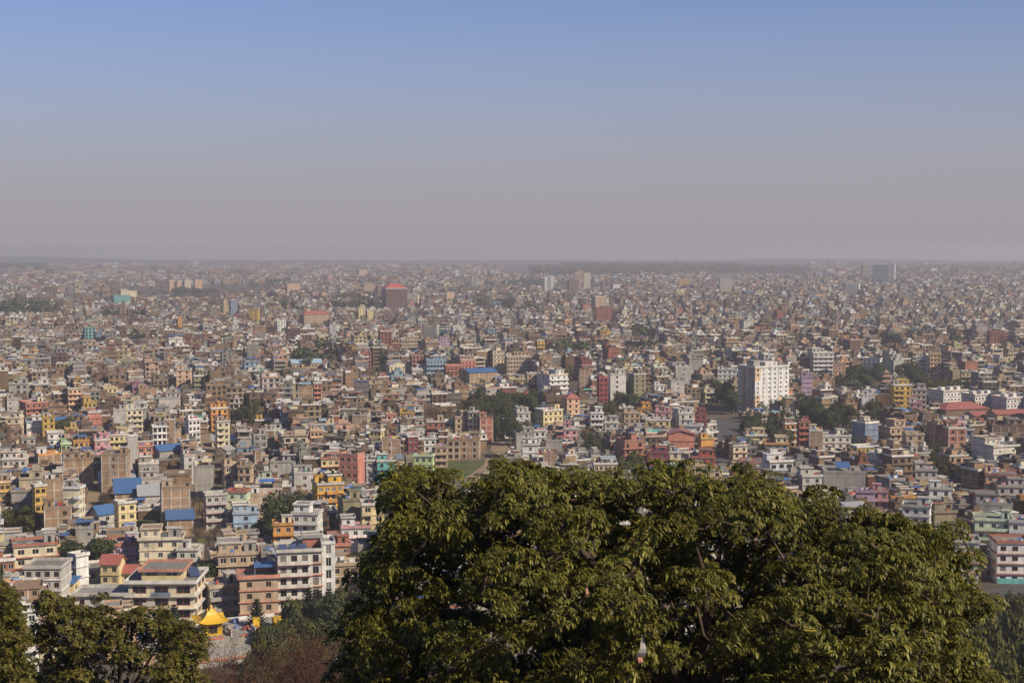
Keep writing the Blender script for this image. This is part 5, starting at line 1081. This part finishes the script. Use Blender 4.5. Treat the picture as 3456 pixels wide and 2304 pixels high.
# dry reddish tree
def dry_tree(px, py_top, depth, rad, seed, lab):
    g = random.Random(seed); tp = at_depth(px, py_top, depth); gz = hill_z(tp.x, tp.y); root = empty('dry_tree', (tp.x, tp.y, gz)); H = tp.z - gz; tips = []
    tb = MB(); lb = MB()
    def grow(p, d, L, r, lev):
        q = p + d * L; mid = p.lerp(q, .5) + Vector((g.uniform(-.1, .1), g.uniform(-.1, .1), g.uniform(-.05, .1))) * L
        (tb if lev < 1 else lb).tube([tuple(p), tuple(mid), tuple(q)], [r, r * .8, r * .62], 6 if lev < 2 else 3)
        if lev >= 5: tips.append(q); return
        if lev >= 3: tips.append(mid)
        for k in range(3 if lev < 4 else 3):
            nd = (d + Vector((g.uniform(-1, 1), g.uniform(-1, 1), g.uniform(-.35, .75))) * .75).normalized(); grow(q, nd, L * g.uniform(.62, .86), r * .6, lev + 1)
    for k in range(5): grow(Vector((0, 0, H * .12)), Vector((g.uniform(-.9, .9), g.uniform(-.9, .9), 1)).normalized(), H * .3, .16, 0)
    tb.tube([(0, 0, -.5), (0, 0, H * .14)], [.3, .22], 8); tb.build('trunk', M_BARK, root, True); o = lb.build('branches', mat('dry_twig', (.09, .052, .035), noise=.3, nscale=3), root); o['kind'] = 'stuff'
    rr = np.random.default_rng(seed); tips_ = np.array([tuple(t) for t in tips]); n = 6500; cen = tips_[rr.integers(0, len(tips_), n)] + rr.normal(size=(n, 3)) * .28; nr = rr.normal(size=(n, 3)); nr[:, 2] += .4; nr /= np.linalg.norm(nr, axis=1, keepdims=True)
    V, Q = quads_from(cen, nr, .085, rr, .5); o = inst('crown', np_mesh('crown', V, Q, [M_RED]), root); o['kind'] = 'stuff'; tag(root, lab, 'tree')
dry_tree(960, 2195, 105, 7, 4, 'dry tree with rusty red leaves and bare twigs below the golden shrine')
dry_tree(1150, 2215, 112, 6, 5, 'dry reddish tree with bare twigs beside the huge leafy crown')
dry_tree(770, 2262, 98, 6, 6, 'low dry rusty bush between the olive-green tree and the dry tree')

# prayer flags caught in the big tree
for (px, py, col_, lab, w, h, dp) in [(2176, 2140, (.24, .22, .21), 'white triangular prayer flag hanging in the big tree', .17, .34, 21.5), (1986, 1975, (.26, .13, .10), 'faded pink triangular prayer flag among the leaves', .11, .2, 21.5), (2165, 2210, (.3, .14, .1), 'faded red rag below the white flag', .09, .14, 21.5), (2735, 2122, (.25, .19, .03), 'yellow cloth strip tied to a dark limb', .22, .04, 21.5), (2150, 2270, (.3, .26, .07), 'long yellow ribbon hanging near the pale limb', .045, .5, 21.5)]:
    p = at_depth(px, py, dp); b = MB(); n = 5
    for j in range(n):
        t0, t1 = j / n, (j + 1) / n; f = lambda t: w * (.12 + .88 * t) / 2 if 'triang' in lab else w / 2
        y_ = lambda t: .04 * math.sin(t * 7); b.quad((-f(t0), y_(t0), -h * t0), (-f(t1), y_(t1), -h * t1), (f(t1), y_(t1) + .03, -h * t1), (f(t0), y_(t0) + .03, -h * t0))
    o = b.build('prayer_flag', M_CLOTH); o.location = p; o.color = col_ + (1,); o.rotation_euler = (0, .15, .3); tag(o, lab, 'flag')

# ---------------------------------------------------------------- the packed city between and beyond
OPEN = [[(1410, 1700), (1420, 1590), (1470, 1552), (1650, 1546), (1655, 1520), (1660, 1490), (1705, 1490), (1745, 1530), (1690, 1575), (1580, 1700)],
        [(2380, 1440), (2370, 1412), (2520, 1428), (2575, 1450), (2560, 1482), (2480, 1492), (2425, 1600), (2395, 1600), (2440, 1480)],
        [(285, 1760), (298, 1640), (330, 1595), (352, 1620), (320, 1760)], [(640, 1760), (640, 1640), (720, 1625), (800, 1662), (750, 1790), (670, 1800)], [(660, 1470), (720, 1460), (800, 1510), (780, 1560), (700, 1540)], [(340, 1760), (480, 1750), (540, 1780), (480, 1810), (340, 1805)],
        [(3190, 1975), (3520, 1975), (3600, 2310), (3050, 2310)], [(820, 2250), (840, 2080), (1000, 2070), (1320, 2000), (1320, 2300)]]
PA = np.array(PROT); grid = {}
def gadd(x, y, r): grid.setdefault((int(x // 20), int(y // 20)), []).append((x, y, r))
for f in FOOT: gadd(*f)
def collide(x, y, r):
    i, j = int(x // 20), int(y // 20)
    for a in (i - 1, i, i + 1):
        for b in (j - 1, j, j + 1):
            for (u, v, q) in grid.get((a, b), ()):
                if (u - x) ** 2 + (v - y) ** 2 < ((r + q) * .92) ** 2: return True
    return False
PAL = [('brick', 36), ('grey', 15), ('lightgrey', 11), ('cream', 7), ('tan', 16), ('white', 5), ('offwhite', 8), ('salmon', 2.5), ('peach', 3.5), ('paleyellow', 2), ('yellow', .5), ('redbrick', 5), ('skyblue', .7), ('teal', .4), ('palegreen', .6), ('pink', .5), ('brown', 8), ('maroon', 1.2), ('lightblue', 1), ('orange', .5)]
PN = [p[0] for p in PAL]; PW = [p[1] for p in PAL]
def fill(ymin, ymax, cell, rot, seed, fmean, check=True):
    g = random.Random(seed); out = []; ca, sa = math.cos(rot), math.sin(rot); half = ymax * .36 + 30; n0, n1 = int(-(half + ymax) / cell), int((half + ymax) / cell)
    for i in range(n0, n1):
        street = (i % 6 == 0)
        for j in range(n0, n1):
            u, v = i * cell + g.uniform(-.18, .18) * cell, j * cell + g.uniform(-.18, .18) * cell; x, y = u * ca - v * sa, u * sa + v * ca
            if not (ymin <= y < ymax) or abs(x) > y * .352 + 12: continue
            if (street and g.random() < .5) or (j % 5 == 0 and g.random() < .4): continue
            nz = mnoise.noise(Vector((x / 120, y / 120, 3.7)))
            if nz < -.44: continue
            w = cell * g.uniform(.66, .98); d = cell * g.uniform(.66, .98); fl = max(1, int(round(g.gauss(fmean + nz * 1.5, 1.0))))
            if g.random() < .06: fl += 2
            if g.random() < .10: fl = max(1, fl - 2)
            r = .5 * math.hypot(w, d) * .74
            if check:
                if collide(x, y, r): continue
                px, py = project(x, y, 0)
                if any(pip(px, py, q) for q in OPEN): continue
                s = FPX / y; hw = (w + d) * .32 * s; yf = y - d / 2
                m = PA[(PA[:, 4] > yf) & (PA[:, 0] < px + hw * .8) & (PA[:, 1] > px - hw * .8)]
                if len(m):
                    lim = m[:, 3].max(); ok = False
                    while fl >= 1:
                        yt = project(x, yf, fl * 3 + .9)[1]
                        if ((m[:, 2] < yt) & (yt < m[:, 3] - 3) | (m[:, 2] >= yt) & (m[:, 2] < py)).any(): fl -= 1
                        else: ok = True; break
                    if not ok: continue
            a = rot + R(g.uniform(-7, 7)) + R(14) * mnoise.noise(Vector((x / 260, y / 260, 9.1)))
            dz = mnoise.noise(Vector((x / 210, y / 300, 6.6)))
            out.append((x, y, w, d, fl, a, 'brick' if g.random() < dz * .9 else g.choices(PN, PW)[0]))
            if check: gadd(x, y, r * .75)
    return out
near = fill(352, 820, 11.0, R(15), 1, 3.6) + fill(820, 2350, 12.2, R(17), 2, 3.7)
# small houses in the leftover gaps
near += fill(352, 900, 7.0, R(13), 5, 2.0)
near.sort(key=lambda t: t[1])
def hidden(x, y, h):
    px, py = project(x, y, h); return pip(px, py, BIG) and py > 1640 or px < -10 or px > 3466 or py > 2300
nh = sum(1 for h in ALLH if h['cat'] == 'house'); city = []; LIM = 296 - nh
for t in near:
    x, y, w, d, fl, a, col = t
    if LIM > 0 and y < 1000 and not hidden(x, y, fl * 3):
        LIM -= 1; rng = random.Random(int(x * 31 + y * 17)); kind = 'brick' if col in ('brick', 'redbrick', 'brown') and rng.random() < .75 else ('block' if col in ('grey', 'lightgrey') and rng.random() < .6 else 'plaster'); o = {}
        if kind == 'plaster' and rng.random() < .4: o['bal'] = 1
        if rng.random() < .2: o['awning'] = (rng.choice(['blue', 'blue', 'tin', 'tin', 'roofred', 'skyblue']), rng.choice((0, .3)), rng.choice((.7, 1)))
        if fl == 1: o.update(roof=rng.choice(['shed', 'gable']), roofc=rng.choice(['tin', 'tin', 'blue', 'roofred', 'concrete']), rh=1.6)
        if kind == 'plaster' and rng.random() < .4: o['trim'] = rng.choice(['trimred', 'white', 'salmon', 'grey', 'paleyellow'])
        root = empty('house', (x, y, 0), a); det = 2 if y < 640 else 1
        top = add_block(root, rng, w, d, 0, fl, 3.0, kind, col, o, det); dress_roof(root, rng, w, d, top, kind, col, o, det, Vector((x, y, 0)), a)
        ALLH.append(dict(root=root, fl=fl, kind=kind, col=col, o=o, label=None, cat='house', pos=Vector((x, y, 0)), w=w, d=d, top=top, s=FPX / y, rz=a))
    else: city.append(t)
far = fill(2350, 4600, 18.0, R(16), 3, 3.9, False) + fill(4600, 8000, 29.0, R(16), 4, 3.3, False)
# far buildings must not stand inside woods or in front of the far landmarks
FW = [(1690, 2720, 893, 952), (0, 150, 905, 918)]
def farok(t):
    px, py = project(t[0], t[1], 0)
    for (a, b, c_, d_) in FW:
        if a < px < b and c_ < py < d_ and math.sin(px * .011) * 8 + 935 > py: return False
    m = PA[(PA[:, 4] > t[1]) & (PA[:, 0] < px + 8) & (PA[:, 1] > px - 8)]
    if len(m):
        yt = project(t[0], t[1], t[4] * 3)[1]
        if ((m[:, 2] < yt) & (yt < m[:, 3] - 5)).any(): return False
    q = project(t[0], t[1], 0); w_ = mnoise.noise(Vector((t[0] / 500, t[1] / 700, 1.3)))
    return w_ > -.33
far = [t for t in far if farok(t)]
allc = city + far; N = len(allc)
X = np.array([t[0] for t in allc]); Y = np.array([t[1] for t in allc]); W = np.array([t[2] for t in allc]); Dp = np.array([t[3] for t in allc]); FL = np.array([t[4] for t in allc]); A = np.array([t[5] for t in allc])
g = NP; tall = (Y > 4600); FL = np.where(tall, FL + (g.random(N) < .03) * g.integers(2, 6, N), FL); FL = np.where(Y > 2350, np.clip(FL, 2, 14), FL)
Hh = FL * 3.0
BC = np.array([COL[t[6]] for t in allc]) * g.uniform(.36, .88, (N, 1)) * g.uniform(.95, 1.05, (N, 3))
SV = []; SQ = []; SC = []; SM = []; cnt = 0
def boxes(idx, lx, ly, lz, sx, sy, sz, col, faces='5', m=0):
    global cnt
    if len(idx) == 0: return
    n = len(idx); cx = np.array([-1, 1, 1, -1, -1, 1, 1, -1]) * .5; cy = np.array([-1, -1, 1, 1, -1, -1, 1, 1]) * .5; cz = np.array([0, 0, 0, 0, 1, 1, 1, 1])
    bx = lx[:, None] + cx * sx[:, None]; by = ly[:, None] + cy * sy[:, None]; bz = lz[:, None] + cz * sz[:, None]
    ca, sa = np.cos(A[idx])[:, None], np.sin(A[idx])[:, None]
    SV.append(np.stack([X[idx][:, None] + bx * ca - by * sa, Y[idx][:, None] + bx * sa + by * ca, bz], 2).reshape(-1, 3))
    F = np.array([(0, 1, 5, 4), (1, 2, 6, 5), (3, 0, 4, 7), (4, 5, 6, 7)]); SQ.append((np.arange(n)[:, None, None] * 8 + F + cnt).reshape(-1, 4)); cnt += 8 * n
    SC.append(np.repeat(col, 4, 0)); SM.append(np.full(4 * n, m))
def wquads(idx, face, u, z, ww, wh):
    """flat dark faces (windows, painted veranda shade) 3 cm proud of a wall: face 0 front, 1 left, 2 right"""
    global cnt
    n = len(idx)
    if n == 0: return
    hw, hd = W[idx] / 2 + .03, Dp[idx] / 2 + .03; s = np.array([-1, 1, 1, -1]) * .5; t = np.array([0, 0, 1, 1])
    if face == 0: bx = u[:, None] + s * ww[:, None]; by = -hd[:, None] + 0 * bx
    elif face == 1: by = u[:, None] - s * ww[:, None]; bx = -hw[:, None] + 0 * by
    else: by = u[:, None] + s * ww[:, None]; bx = hw[:, None] + 0 * by
    bz = z[:, None] + t * wh[:, None]; ca, sa = np.cos(A[idx])[:, None], np.sin(A[idx])[:, None]
    SV.append(np.stack([X[idx][:, None] + bx * ca - by * sa, Y[idx][:, None] + bx * sa + by * ca, bz], 2).reshape(-1, 3)); SQ.append(np.arange(4 * n).reshape(-1, 4) + cnt); cnt += 4 * n
    SC.append(np.full((n, 3), .03)); SM.append(np.full(n, 1))
I = np.arange(N); z0 = np.zeros(N)
boxes(I, z0, z0, z0, W, Dp, Hh, BC)
RC = np.array([(.21, .195, .175), (.17, .15, .13), (.24, .21, .18), (.13, .125, .12), (.23, .15, .11), (.42, .39, .34), (.1, .2, .45), (.26, .11, .085)])[g.choice(8, N, p=[.22, .18, .18, .16, .12, .09, .025, .025])]
ov = g.uniform(.1, .5, N); sI = I[Y < 4600]; boxes(sI, z0[sI], z0[sI], Hh[sI] - .03, W[sI] + 2 * ov[sI], Dp[sI] + 2 * ov[sI], np.full(len(sI), .3), RC[sI])
PC = np.where(g.random((N, 1)) < .45, BC * .95, np.array([(.62, .58, .52), (.5, .46, .4), (.68, .64, .58), (.45, .3, .22)])[g.integers(0, 4, N)])
n1 = I[Y < 1700]                                        # parapets
for sx, sy in ((0, -1), (0, 1), (-1, 0), (1, 0)):
    lx = sx * (W[n1] / 2 + ov[n1] - .1); ly = sy * (Dp[n1] / 2 + ov[n1] - .1); boxes(n1, lx, ly, Hh[n1] + .27, np.where(sx == 0, W[n1] + 2 * ov[n1], .18 + 0 * lx), np.where(sy == 0, Dp[n1] + 2 * ov[n1] - .4, .18 + 0 * lx), np.full(len(n1), .8), PC[n1])
hs = I[(g.random(N) < .72) & (Y < 4600)]; hw_ = W[hs] * g.uniform(.28, .5, len(hs)); hx = (W[hs] - hw_) / 2 * g.choice([-1, 1], len(hs)) * g.uniform(.5, .95, len(hs)); hd_ = Dp[hs] * g.uniform(.28, .5, len(hs)); hy = (Dp[hs] - hd_) / 2 * g.uniform(-.2, .95, len(hs)); hh_ = g.uniform(2.2, 2.9, len(hs))
hcol = np.where(g.random((len(hs), 1)) < .6, BC[hs], np.array([COL[c] for c in ('cream', 'white', 'grey', 'tan')])[g.integers(0, 4, len(hs))])
boxes(hs, hx, hy, Hh[hs] + .25, hw_, hd_, hh_, hcol); boxes(hs, hx, hy, Hh[hs] + .25 + hh_, hw_ + .6, hd_ + .6, np.full(len(hs), .18), RC[hs] * 1.15)
up = I[(FL >= 2) & (Y < 2350) & (g.random(N) < .5)]; uw = W[up] * g.uniform(.45, .72, len(up)); ud = Dp[up] * g.uniform(.5, .85, len(up)); ux = (W[up] - uw) / 2 * g.choice([-1, 1], len(up)) * .95; uy = (Dp[up] - ud) / 2 * .95; uc = np.where(g.random((len(up), 1)) < .65, BC[up] * 1.05, PC[up])
boxes(up, ux, uy, Hh[up] + .25, uw, ud, np.full(len(up), 2.8), uc); boxes(up, ux, uy, Hh[up] + 3.02, uw + .7, ud + .7, np.full(len(up), .22), np.where(g.random((len(up), 1)) < .5, RC[up], PC[up])); boxes(up, ux, uy - ud * .18, Hh[up] + 3.2, uw * .5, ud * .4, np.full(len(up), 1.7), uc * .9)
boxes(up, ux + uw * .15, uy - ud / 2, Hh[up] + .9, np.minimum(1.5, uw * .4), np.full(len(up), .06), np.full(len(up), 1.4), np.full((len(up), 3), .03), m=1)
for k_ in range(3):
    cl = I[(Y < 1900) & (g.random(N) < .6)]; boxes(cl, g.uniform(-.4, .4, len(cl)) * W[cl], g.uniform(-.4, .2, len(cl)) * Dp[cl], Hh[cl] + .26, g.uniform(.4, 2.4, len(cl)), g.uniform(.3, .9, len(cl)), g.uniform(.5, 1.5, len(cl)), np.array([(.7, .67, .62), (.1, .1, .1), (.4, .1, .08), (.12, .2, .42), (.5, .36, .25), (.3, .28, .26), (.62, .58, .5), (.05, .05, .05)])[g.integers(0, 8, len(cl))])
tk = I[(Y < 1500) & (g.random(N) < .6)]; boxes(tk, g.uniform(-.35, .35, len(tk)) * W[tk], g.uniform(-.3, .4, len(tk)) * Dp[tk], Hh[tk] + .27, np.full(len(tk), .95), np.full(len(tk), .95), np.full(len(tk), 1.25), np.full((len(tk), 3), .02))
aw = I[(Y < 2300) & (g.random(N) < .09)]; boxes(aw, g.uniform(-.15, .15, len(aw)) * W[aw], g.uniform(-.15, .15, len(aw)) * Dp[aw], Hh[aw] + 2.9, W[aw] * .65, Dp[aw] * .65, np.full(len(aw), .15), np.array([(.06, .17, .48), (.4, .4, .4), (.36, .13, .1), (.3, .5, .6), (.1, .5, .45)])[g.choice(5, len(aw), p=[.35, .3, .15, .12, .08])])
maxf = int(FL.max())
bandy = (g.random(N) < .62); bw_ = g.uniform(.15, .95, N); bcol = np.where(g.random((N, 1)) < .45, BC * .75, np.where(g.random((N, 1)) < .5, np.array([[.6, .56, .5]]), np.clip(BC * 1.3, 0, .75)))
ncol = np.maximum(1, np.round(W / 3.3)).astype(int); ncs = np.maximum(1, np.round(Dp / 4)).astype(int); blank = (g.random(N) < .22)
isbrick = np.array([t[6] in ('brick', 'redbrick', 'brown', 'grey', 'lightgrey') for t in allc]); blank = blank | (isbrick & (g.random(N) < .4))
veranda_shade = (g.random(N) < .2) & ~blank  # flat dark strips paint the shade of open verandas on these fronts
for f in range(maxf):
    b = I[(FL > f) & (Y < 2350)]
    if f > 0: q = b[bandy[b]]; boxes(q, z0[q], z0[q], np.full(len(q), f * 3.0 - .12), W[q] + 2 * bw_[q], Dp[q] + 2 * bw_[q], np.full(len(q), .26), bcol[q])
    for c_ in range(4):
        q = b[(ncol[b] > c_) & ~blank[b] & ~veranda_shade[b] & (Y[b] < 2000)]; q = q[g.random(len(q)) < .9]; wquads(q, 0, W[q] * ((c_ + .5) / ncol[q] - .5), f * 3.0 + g.uniform(.45, .9, len(q)), np.minimum(g.uniform(1.1, 2.3, len(q)), W[q] / ncol[q] * .85), g.uniform(1.3, 2.0, len(q)))
        q = b[(ncs[b] > c_) & (g.random(len(b)) < .4) & (Y[b] < 1700)]; wquads(q, 2, Dp[q] * ((c_ + .5) / ncs[q] - .5), np.full(len(q), f * 3.0 + .9), np.full(len(q), 1.3), np.full(len(q), 1.4))
        q = b[(ncs[b] > c_) & (g.random(len(b)) < .4) & (Y[b] < 1300)]; wquads(q, 1, Dp[q] * ((c_ + .5) / ncs[q] - .5), np.full(len(q), f * 3.0 + .9), np.full(len(q), 1.3), np.full(len(q), 1.4))
    q = b[veranda_shade[b]]; wquads(q, 0, z0[q], np.full(len(q), f * 3.0 + .9), W[q] * .86, np.full(len(q), 1.75))
    q = I[(FL > f) & (Y >= 2000) & (g.random(N) < .55)]; wquads(q, 0, z0[q], np.full(len(q), f * 3.0 + 1.0), W[q] * g.uniform(.4, .9, len(q)), np.full(len(q), 1.4))
me = np_mesh('city_houses', np.vstack(SV), np.vstack(SQ), [M_CITY, M_GLASS], np.concatenate(SM), np.vstack(SC))
o = inst('city_houses', me, None); tag(o, 'endless packed mass of brick and plaster houses fading into haze', 'houses', kind='stuff')

# ---- far woods and scattered far trees as one mass
def woods():
    g = np.random.default_rng(5); cs = []; rs = []
    def patch(x0, x1, ya, yb, n, h):
        for _ in range(n):
            px, py = g.uniform(x0, x1), g.uniform(ya, yb); p = ground(px, py); cs.append((p.x, p.y, h * g.uniform(.35, .75))); rs.append(h * g.uniform(.45, .75))
    patch(1790, 2300, 905, 938, 620, 20); patch(1900, 2500, 900, 922, 600, 24); patch(2300, 2740, 905, 928, 420, 18); patch(2150, 2260, 955, 962, 40, 12); patch(1720, 1830, 955, 975, 90, 12); patch(2990, 3456, 900, 930, 420, 18); patch(0, 160, 900, 915, 120, 22); patch(30, 90, 990, 1002, 40, 13)
    for (x0, x1, ya, yb_, n_, h) in FARCL:
        k = h / 100; patch(x0, x1, (ya - YH * k) / (1 - k), (yb_ - YH * k) / (1 - k), n_ * 3, h * 1.1)
    patch(0, 3456, 900, 1010, 700, 11); patch(0, 3456, 1010, 1150, 620, 9); patch(0, 3456, 1150, 1420, 300, 7); patch(1150, 1200, 955, 968, 40, 12); patch(900, 960, 955, 972, 60, 13)
    cs_, rs_ = np.array(cs), np.array(rs); k = np.repeat(np.arange(len(cs_)), 28); d = g.normal(size=(len(k), 3)); d /= np.linalg.norm(d, axis=1, keepdims=True); d[:, 2] = np.abs(d[:, 2]) * 1.1 - .15
    p = cs_[k] + d * (rs_[k] * g.uniform(.6, 1.05, len(k)))[:, None]; nr = d + g.normal(size=d.shape) * .4; nr /= np.linalg.norm(nr, axis=1, keepdims=True)
    V, Q = quads_from(p, nr, 1.0, g, .8); sc = np.repeat(rs_[k] * .27, 4)[:, None]; cc = np.repeat(p, 4, 0); V = cc + (V - cc) * sc
    o = inst('far_woods', np_mesh('far_woods', V, Q, [M_TREED]), None); tag(o, 'far dark woods and scattered trees fading into the haze', 'trees', kind='stuff')
woods()
# low hills at the rim of the valley
V = []; F = []; n = 120
for i in range(n + 1):
    x = -5200 + 10400 * i / n; hz = 10 + 14 * mnoise.noise(Vector((x / 1500, 0, 4))) + 5 * mnoise.noise(Vector((x / 400, 1, 4))) + (24 if x < -2600 else 0) * min(1, (-2600 - x) / 900 if x < -2600 else 0)
    V += [(x, 9600, -1), (x, 10100, hz * .7), (x, 10700, hz), (x, 11200, -1)]
for i in range(n):
    for k in range(3): F.append((i * 4 + k, (i + 1) * 4 + k, (i + 1) * 4 + k + 1, i * 4 + k + 1))
tag(mesh_obj('hills', V, F, mat('hill_forest', (.05, .06, .035), rough=.95, noise=.4, nscale=.01), smooth=True), kind='structure')

# ---------------------------------------------------------------- labels for houses without one of their own
MARKS = [(ph, h['pos']) for h, ph in [(next((q for q in ALLH if q['label'] and key in q['label']), None), ph) for key, ph in [
  ('fifteen small', 'the salmon tower block'), ('bright orange-yellow', 'the bright orange house'), ('lime green house', 'the lime green house'), ('hot pink', 'the hot pink house'), ('arched middle', 'the arched cream house'), ('rose red ledges', 'the rose-ledged cream house'),
  ('lilac house with two tiny', 'the lilac house'), ('teal ground floor', 'the teal-based house'), ('mustard yellow', 'the mustard house'), ('wide workshop', 'the blue-roofed workshop'), ('bright white house', 'the bright white house'), ('sky blue school', 'the sky blue school'), ('maroon-fronted', 'the tall maroon house'),
  ('slim pale yellow', 'the slim yellow house'), ('blank orange-red', 'the orange-red block'), ('sky blue house', 'the sky blue house'), ('yellow house with rows', 'the square-windowed yellow house'), ('red brick house with pale', 'the red brick grid house'), ('wide grey concrete', 'the wide grey concrete house'), ('off-white house with small', 'the brown-flanked off-white house'),
  ('pale green house with a gabled', 'the pale green house'), ('tall peach', 'the tall peach house'), ('brick tower house', 'the brick tower house')]] if h] + [(ph, Vector((x, y, 0))) for x, y, ph in LANDMARKS]
def autolabel(h, lvl, short=False):
    o = h['o']; kw = {'brick': 'brick house', 'block': 'block-walled house', 'plaster': 'house'}[h['kind']]; cn = CNAME.get(h['col'], h['col']); cn = cn.replace(' brick', '') if h['kind'] == 'brick' else cn
    f = ''
    if o.get('roof') in ('shed', 'gable'): f = ' with a ' + {'tin': 'grey', 'blue': 'blue', 'roofred': 'red', 'concrete': 'dark grey'}.get(o.get('roofc', 'tin'), 'grey') + ' tin roof'
    elif 'awning' in o: f = ' with a ' + {'tin': 'grey', 'roofred': 'red', 'skyblue': 'pale blue', 'paleyellow': 'yellow', 'trimred': 'red'}.get(o['awning'][0], o['awning'][0]) + ' roof awning'
    elif o.get('bal'): f = ' with stacked balconies'
    elif 'trim' in o and o['trim'] != h['col']: f = ' with ' + {'trimred': 'brick red', 'paleyellow': 'pale yellow', 'lightgrey': 'light grey', 'lightblue': 'light blue'}.get(o['trim'], CNAME.get(o['trim'], o['trim'])) + ' ledges'
    elif h['kind'] != 'plaster': f = ' with nearly blank walls'
    ms = sorted(MARKS, key=lambda m: (m[1] - h['pos']).length); m = ms[0]; rel = 'behind' if h['pos'].y > m[1].y + 14 else ('below' if h['pos'].y < m[1].y - 14 else 'beside'); tail = f', {rel} {m[0]}'
    if lvl: tail += (' and towards ' + ms[1][0])
    if short: f = ''
    size = '' if short else 'narrow ' if h['w'] < 7.5 else ('broad ' if h['w'] > 13 else '')
    return f"{size}{STOREY[min(h['fl'], 16)]}-storey {cn} {kw}{f}{tail}"
used = {h['label'] for h in ALLH if h['label']}; pend = [h for h in ALLH if not h['label']]
for lvl in (0, 1):
    d_ = {}
    for h in pend: d_.setdefault(autolabel(h, lvl), []).append(h)
    pend = []
    for l, hs_ in d_.items():
        if (len(hs_) == 1 and l not in used and len(l.split()) <= 16): hs_[0]['label'] = l; used.add(l)
        elif lvl == 1:
            for q in hs_: q['label'] = l if len(l.split()) <= 16 else autolabel(q, 0)
        else: pend += hs_
for h in ALLH: tag(h['root'], h['label'], h['cat'], 'houses packed over the plain' if h['cat'] == 'house' else ('far towers and slabs' if 'row of four' in h['label'] or 'twin' in h['label'] else None))

# ---------------------------------------------------------------- roof clutter: tanks, laundry
bpy.context.view_layer.update()
rt_ = random.Random(3)
def tlab(root, pre='black plastic water tank on the '):
    return pre + SHORT.get(root.name, 'flat house roof')
SHORT = {h['root'].name: (h['label'] if len(h['label'].split()) <= 10 else autolabel(h, 0, True)) for h in ALLH}
for (root, loc, s) in TANKS[:230]:
    p = root.matrix_world @ Vector(loc); o = inst('water_tank', ME_TANK, None, p, (s, s, s * 1.15)); tag(o, tlab(root), 'water tank', 'black water tanks on the flat roofs')
lc = [(.7, .68, .65), (.5, .08, .07), (.1, .2, .5), (.65, .3, .35), (.7, .5, .1), (.2, .4, .3), (.6, .58, .6), (.3, .1, .2)]; nl = 0
for h in ALLH:
    if h['s'] < 6.0 or h['o'].get('roof', 'flat') != 'flat' or rt_.random() > .5 or nl >= 70: continue
    nl += 1; w, top = h['w'], h['top']; L = w * .55; e = empty('laundry_line', h['root'].matrix_world @ Vector((rt_.uniform(-.1, .1) * w, -h['d'] * rt_.uniform(.05, .3), top)), h['rz'] + rt_.uniform(-.3, .3))
    for sx in (-1, 1): inst('post', ME_BOX, e, (sx * L / 2, 0, 0), (.06, .06, 1.75), (0, 0, 0), (.3, .28, .25))
    rp = MB(); rp.tube([(-L / 2, 0, 1.7), (0, 0, 1.6), (L / 2, 0, 1.7)], [.012] * 3, 4); q = rp.build('rope', M_CLOTH, e); q.color = (.4, .4, .4, 1); x = -L / 2 + .2; cl = []
    while x < L / 2 - .6:
        cw, chh = rt_.uniform(.45, 1.0), rt_.uniform(.6, 1.1); b = MB(); b.quad((0, 0, 1.6), (cw, .02, 1.6), (cw, .1, 1.6 - chh), (0, .06, 1.6 - chh)); b.quad((0, .012, 1.6), (0, .072, 1.6 - chh), (cw, .112, 1.6 - chh), (cw, .032, 1.6)); q = b.build('cloth', M_CLOTH, e); q.location = (x, 0, 0); cc = rt_.choice(lc); q.color = cc + (1,); x += cw + rt_.uniform(.05, .3)
    tag(e, tlab(h['root'], 'coloured washing line on the '), 'laundry', 'washing lines on the flat roofs')

# ---------------------------------------------------------------- valley haze
b = MB(); b.box(-6500, 6500, -300, 11800, -2.5, 103.5)
hz = b.build('haze', mat('haze_dummy', (1, 1, 1))); hm = bpy.data.materials.new('haze_air'); hm.use_nodes = True; hm.node_tree.nodes.clear()
ho = hm.node_tree.nodes.new('ShaderNodeOutputMaterial'); pv = hm.node_tree.nodes.new('ShaderNodeVolumePrincipled'); pv.inputs['Color'].default_value = (.80, .77, .81, 1); pv.inputs['Density'].default_value = 1.6e-4; pv.inputs['Anisotropy'].default_value = 0.15
hm.node_tree.links.new(pv.outputs[0], ho.inputs['Volume']); hz.data.materials.clear(); hz.data.materials.append(hm); tag(hz, kind='stuff')
tri = sum(len(m.polygons) * 2 * 1 for m in bpy.data.meshes); print('objects', len(bpy.data.objects), 'houses', len(ALLH), 'city', N, 'approx tris', tri, 'citypolys', len(me.polygons))
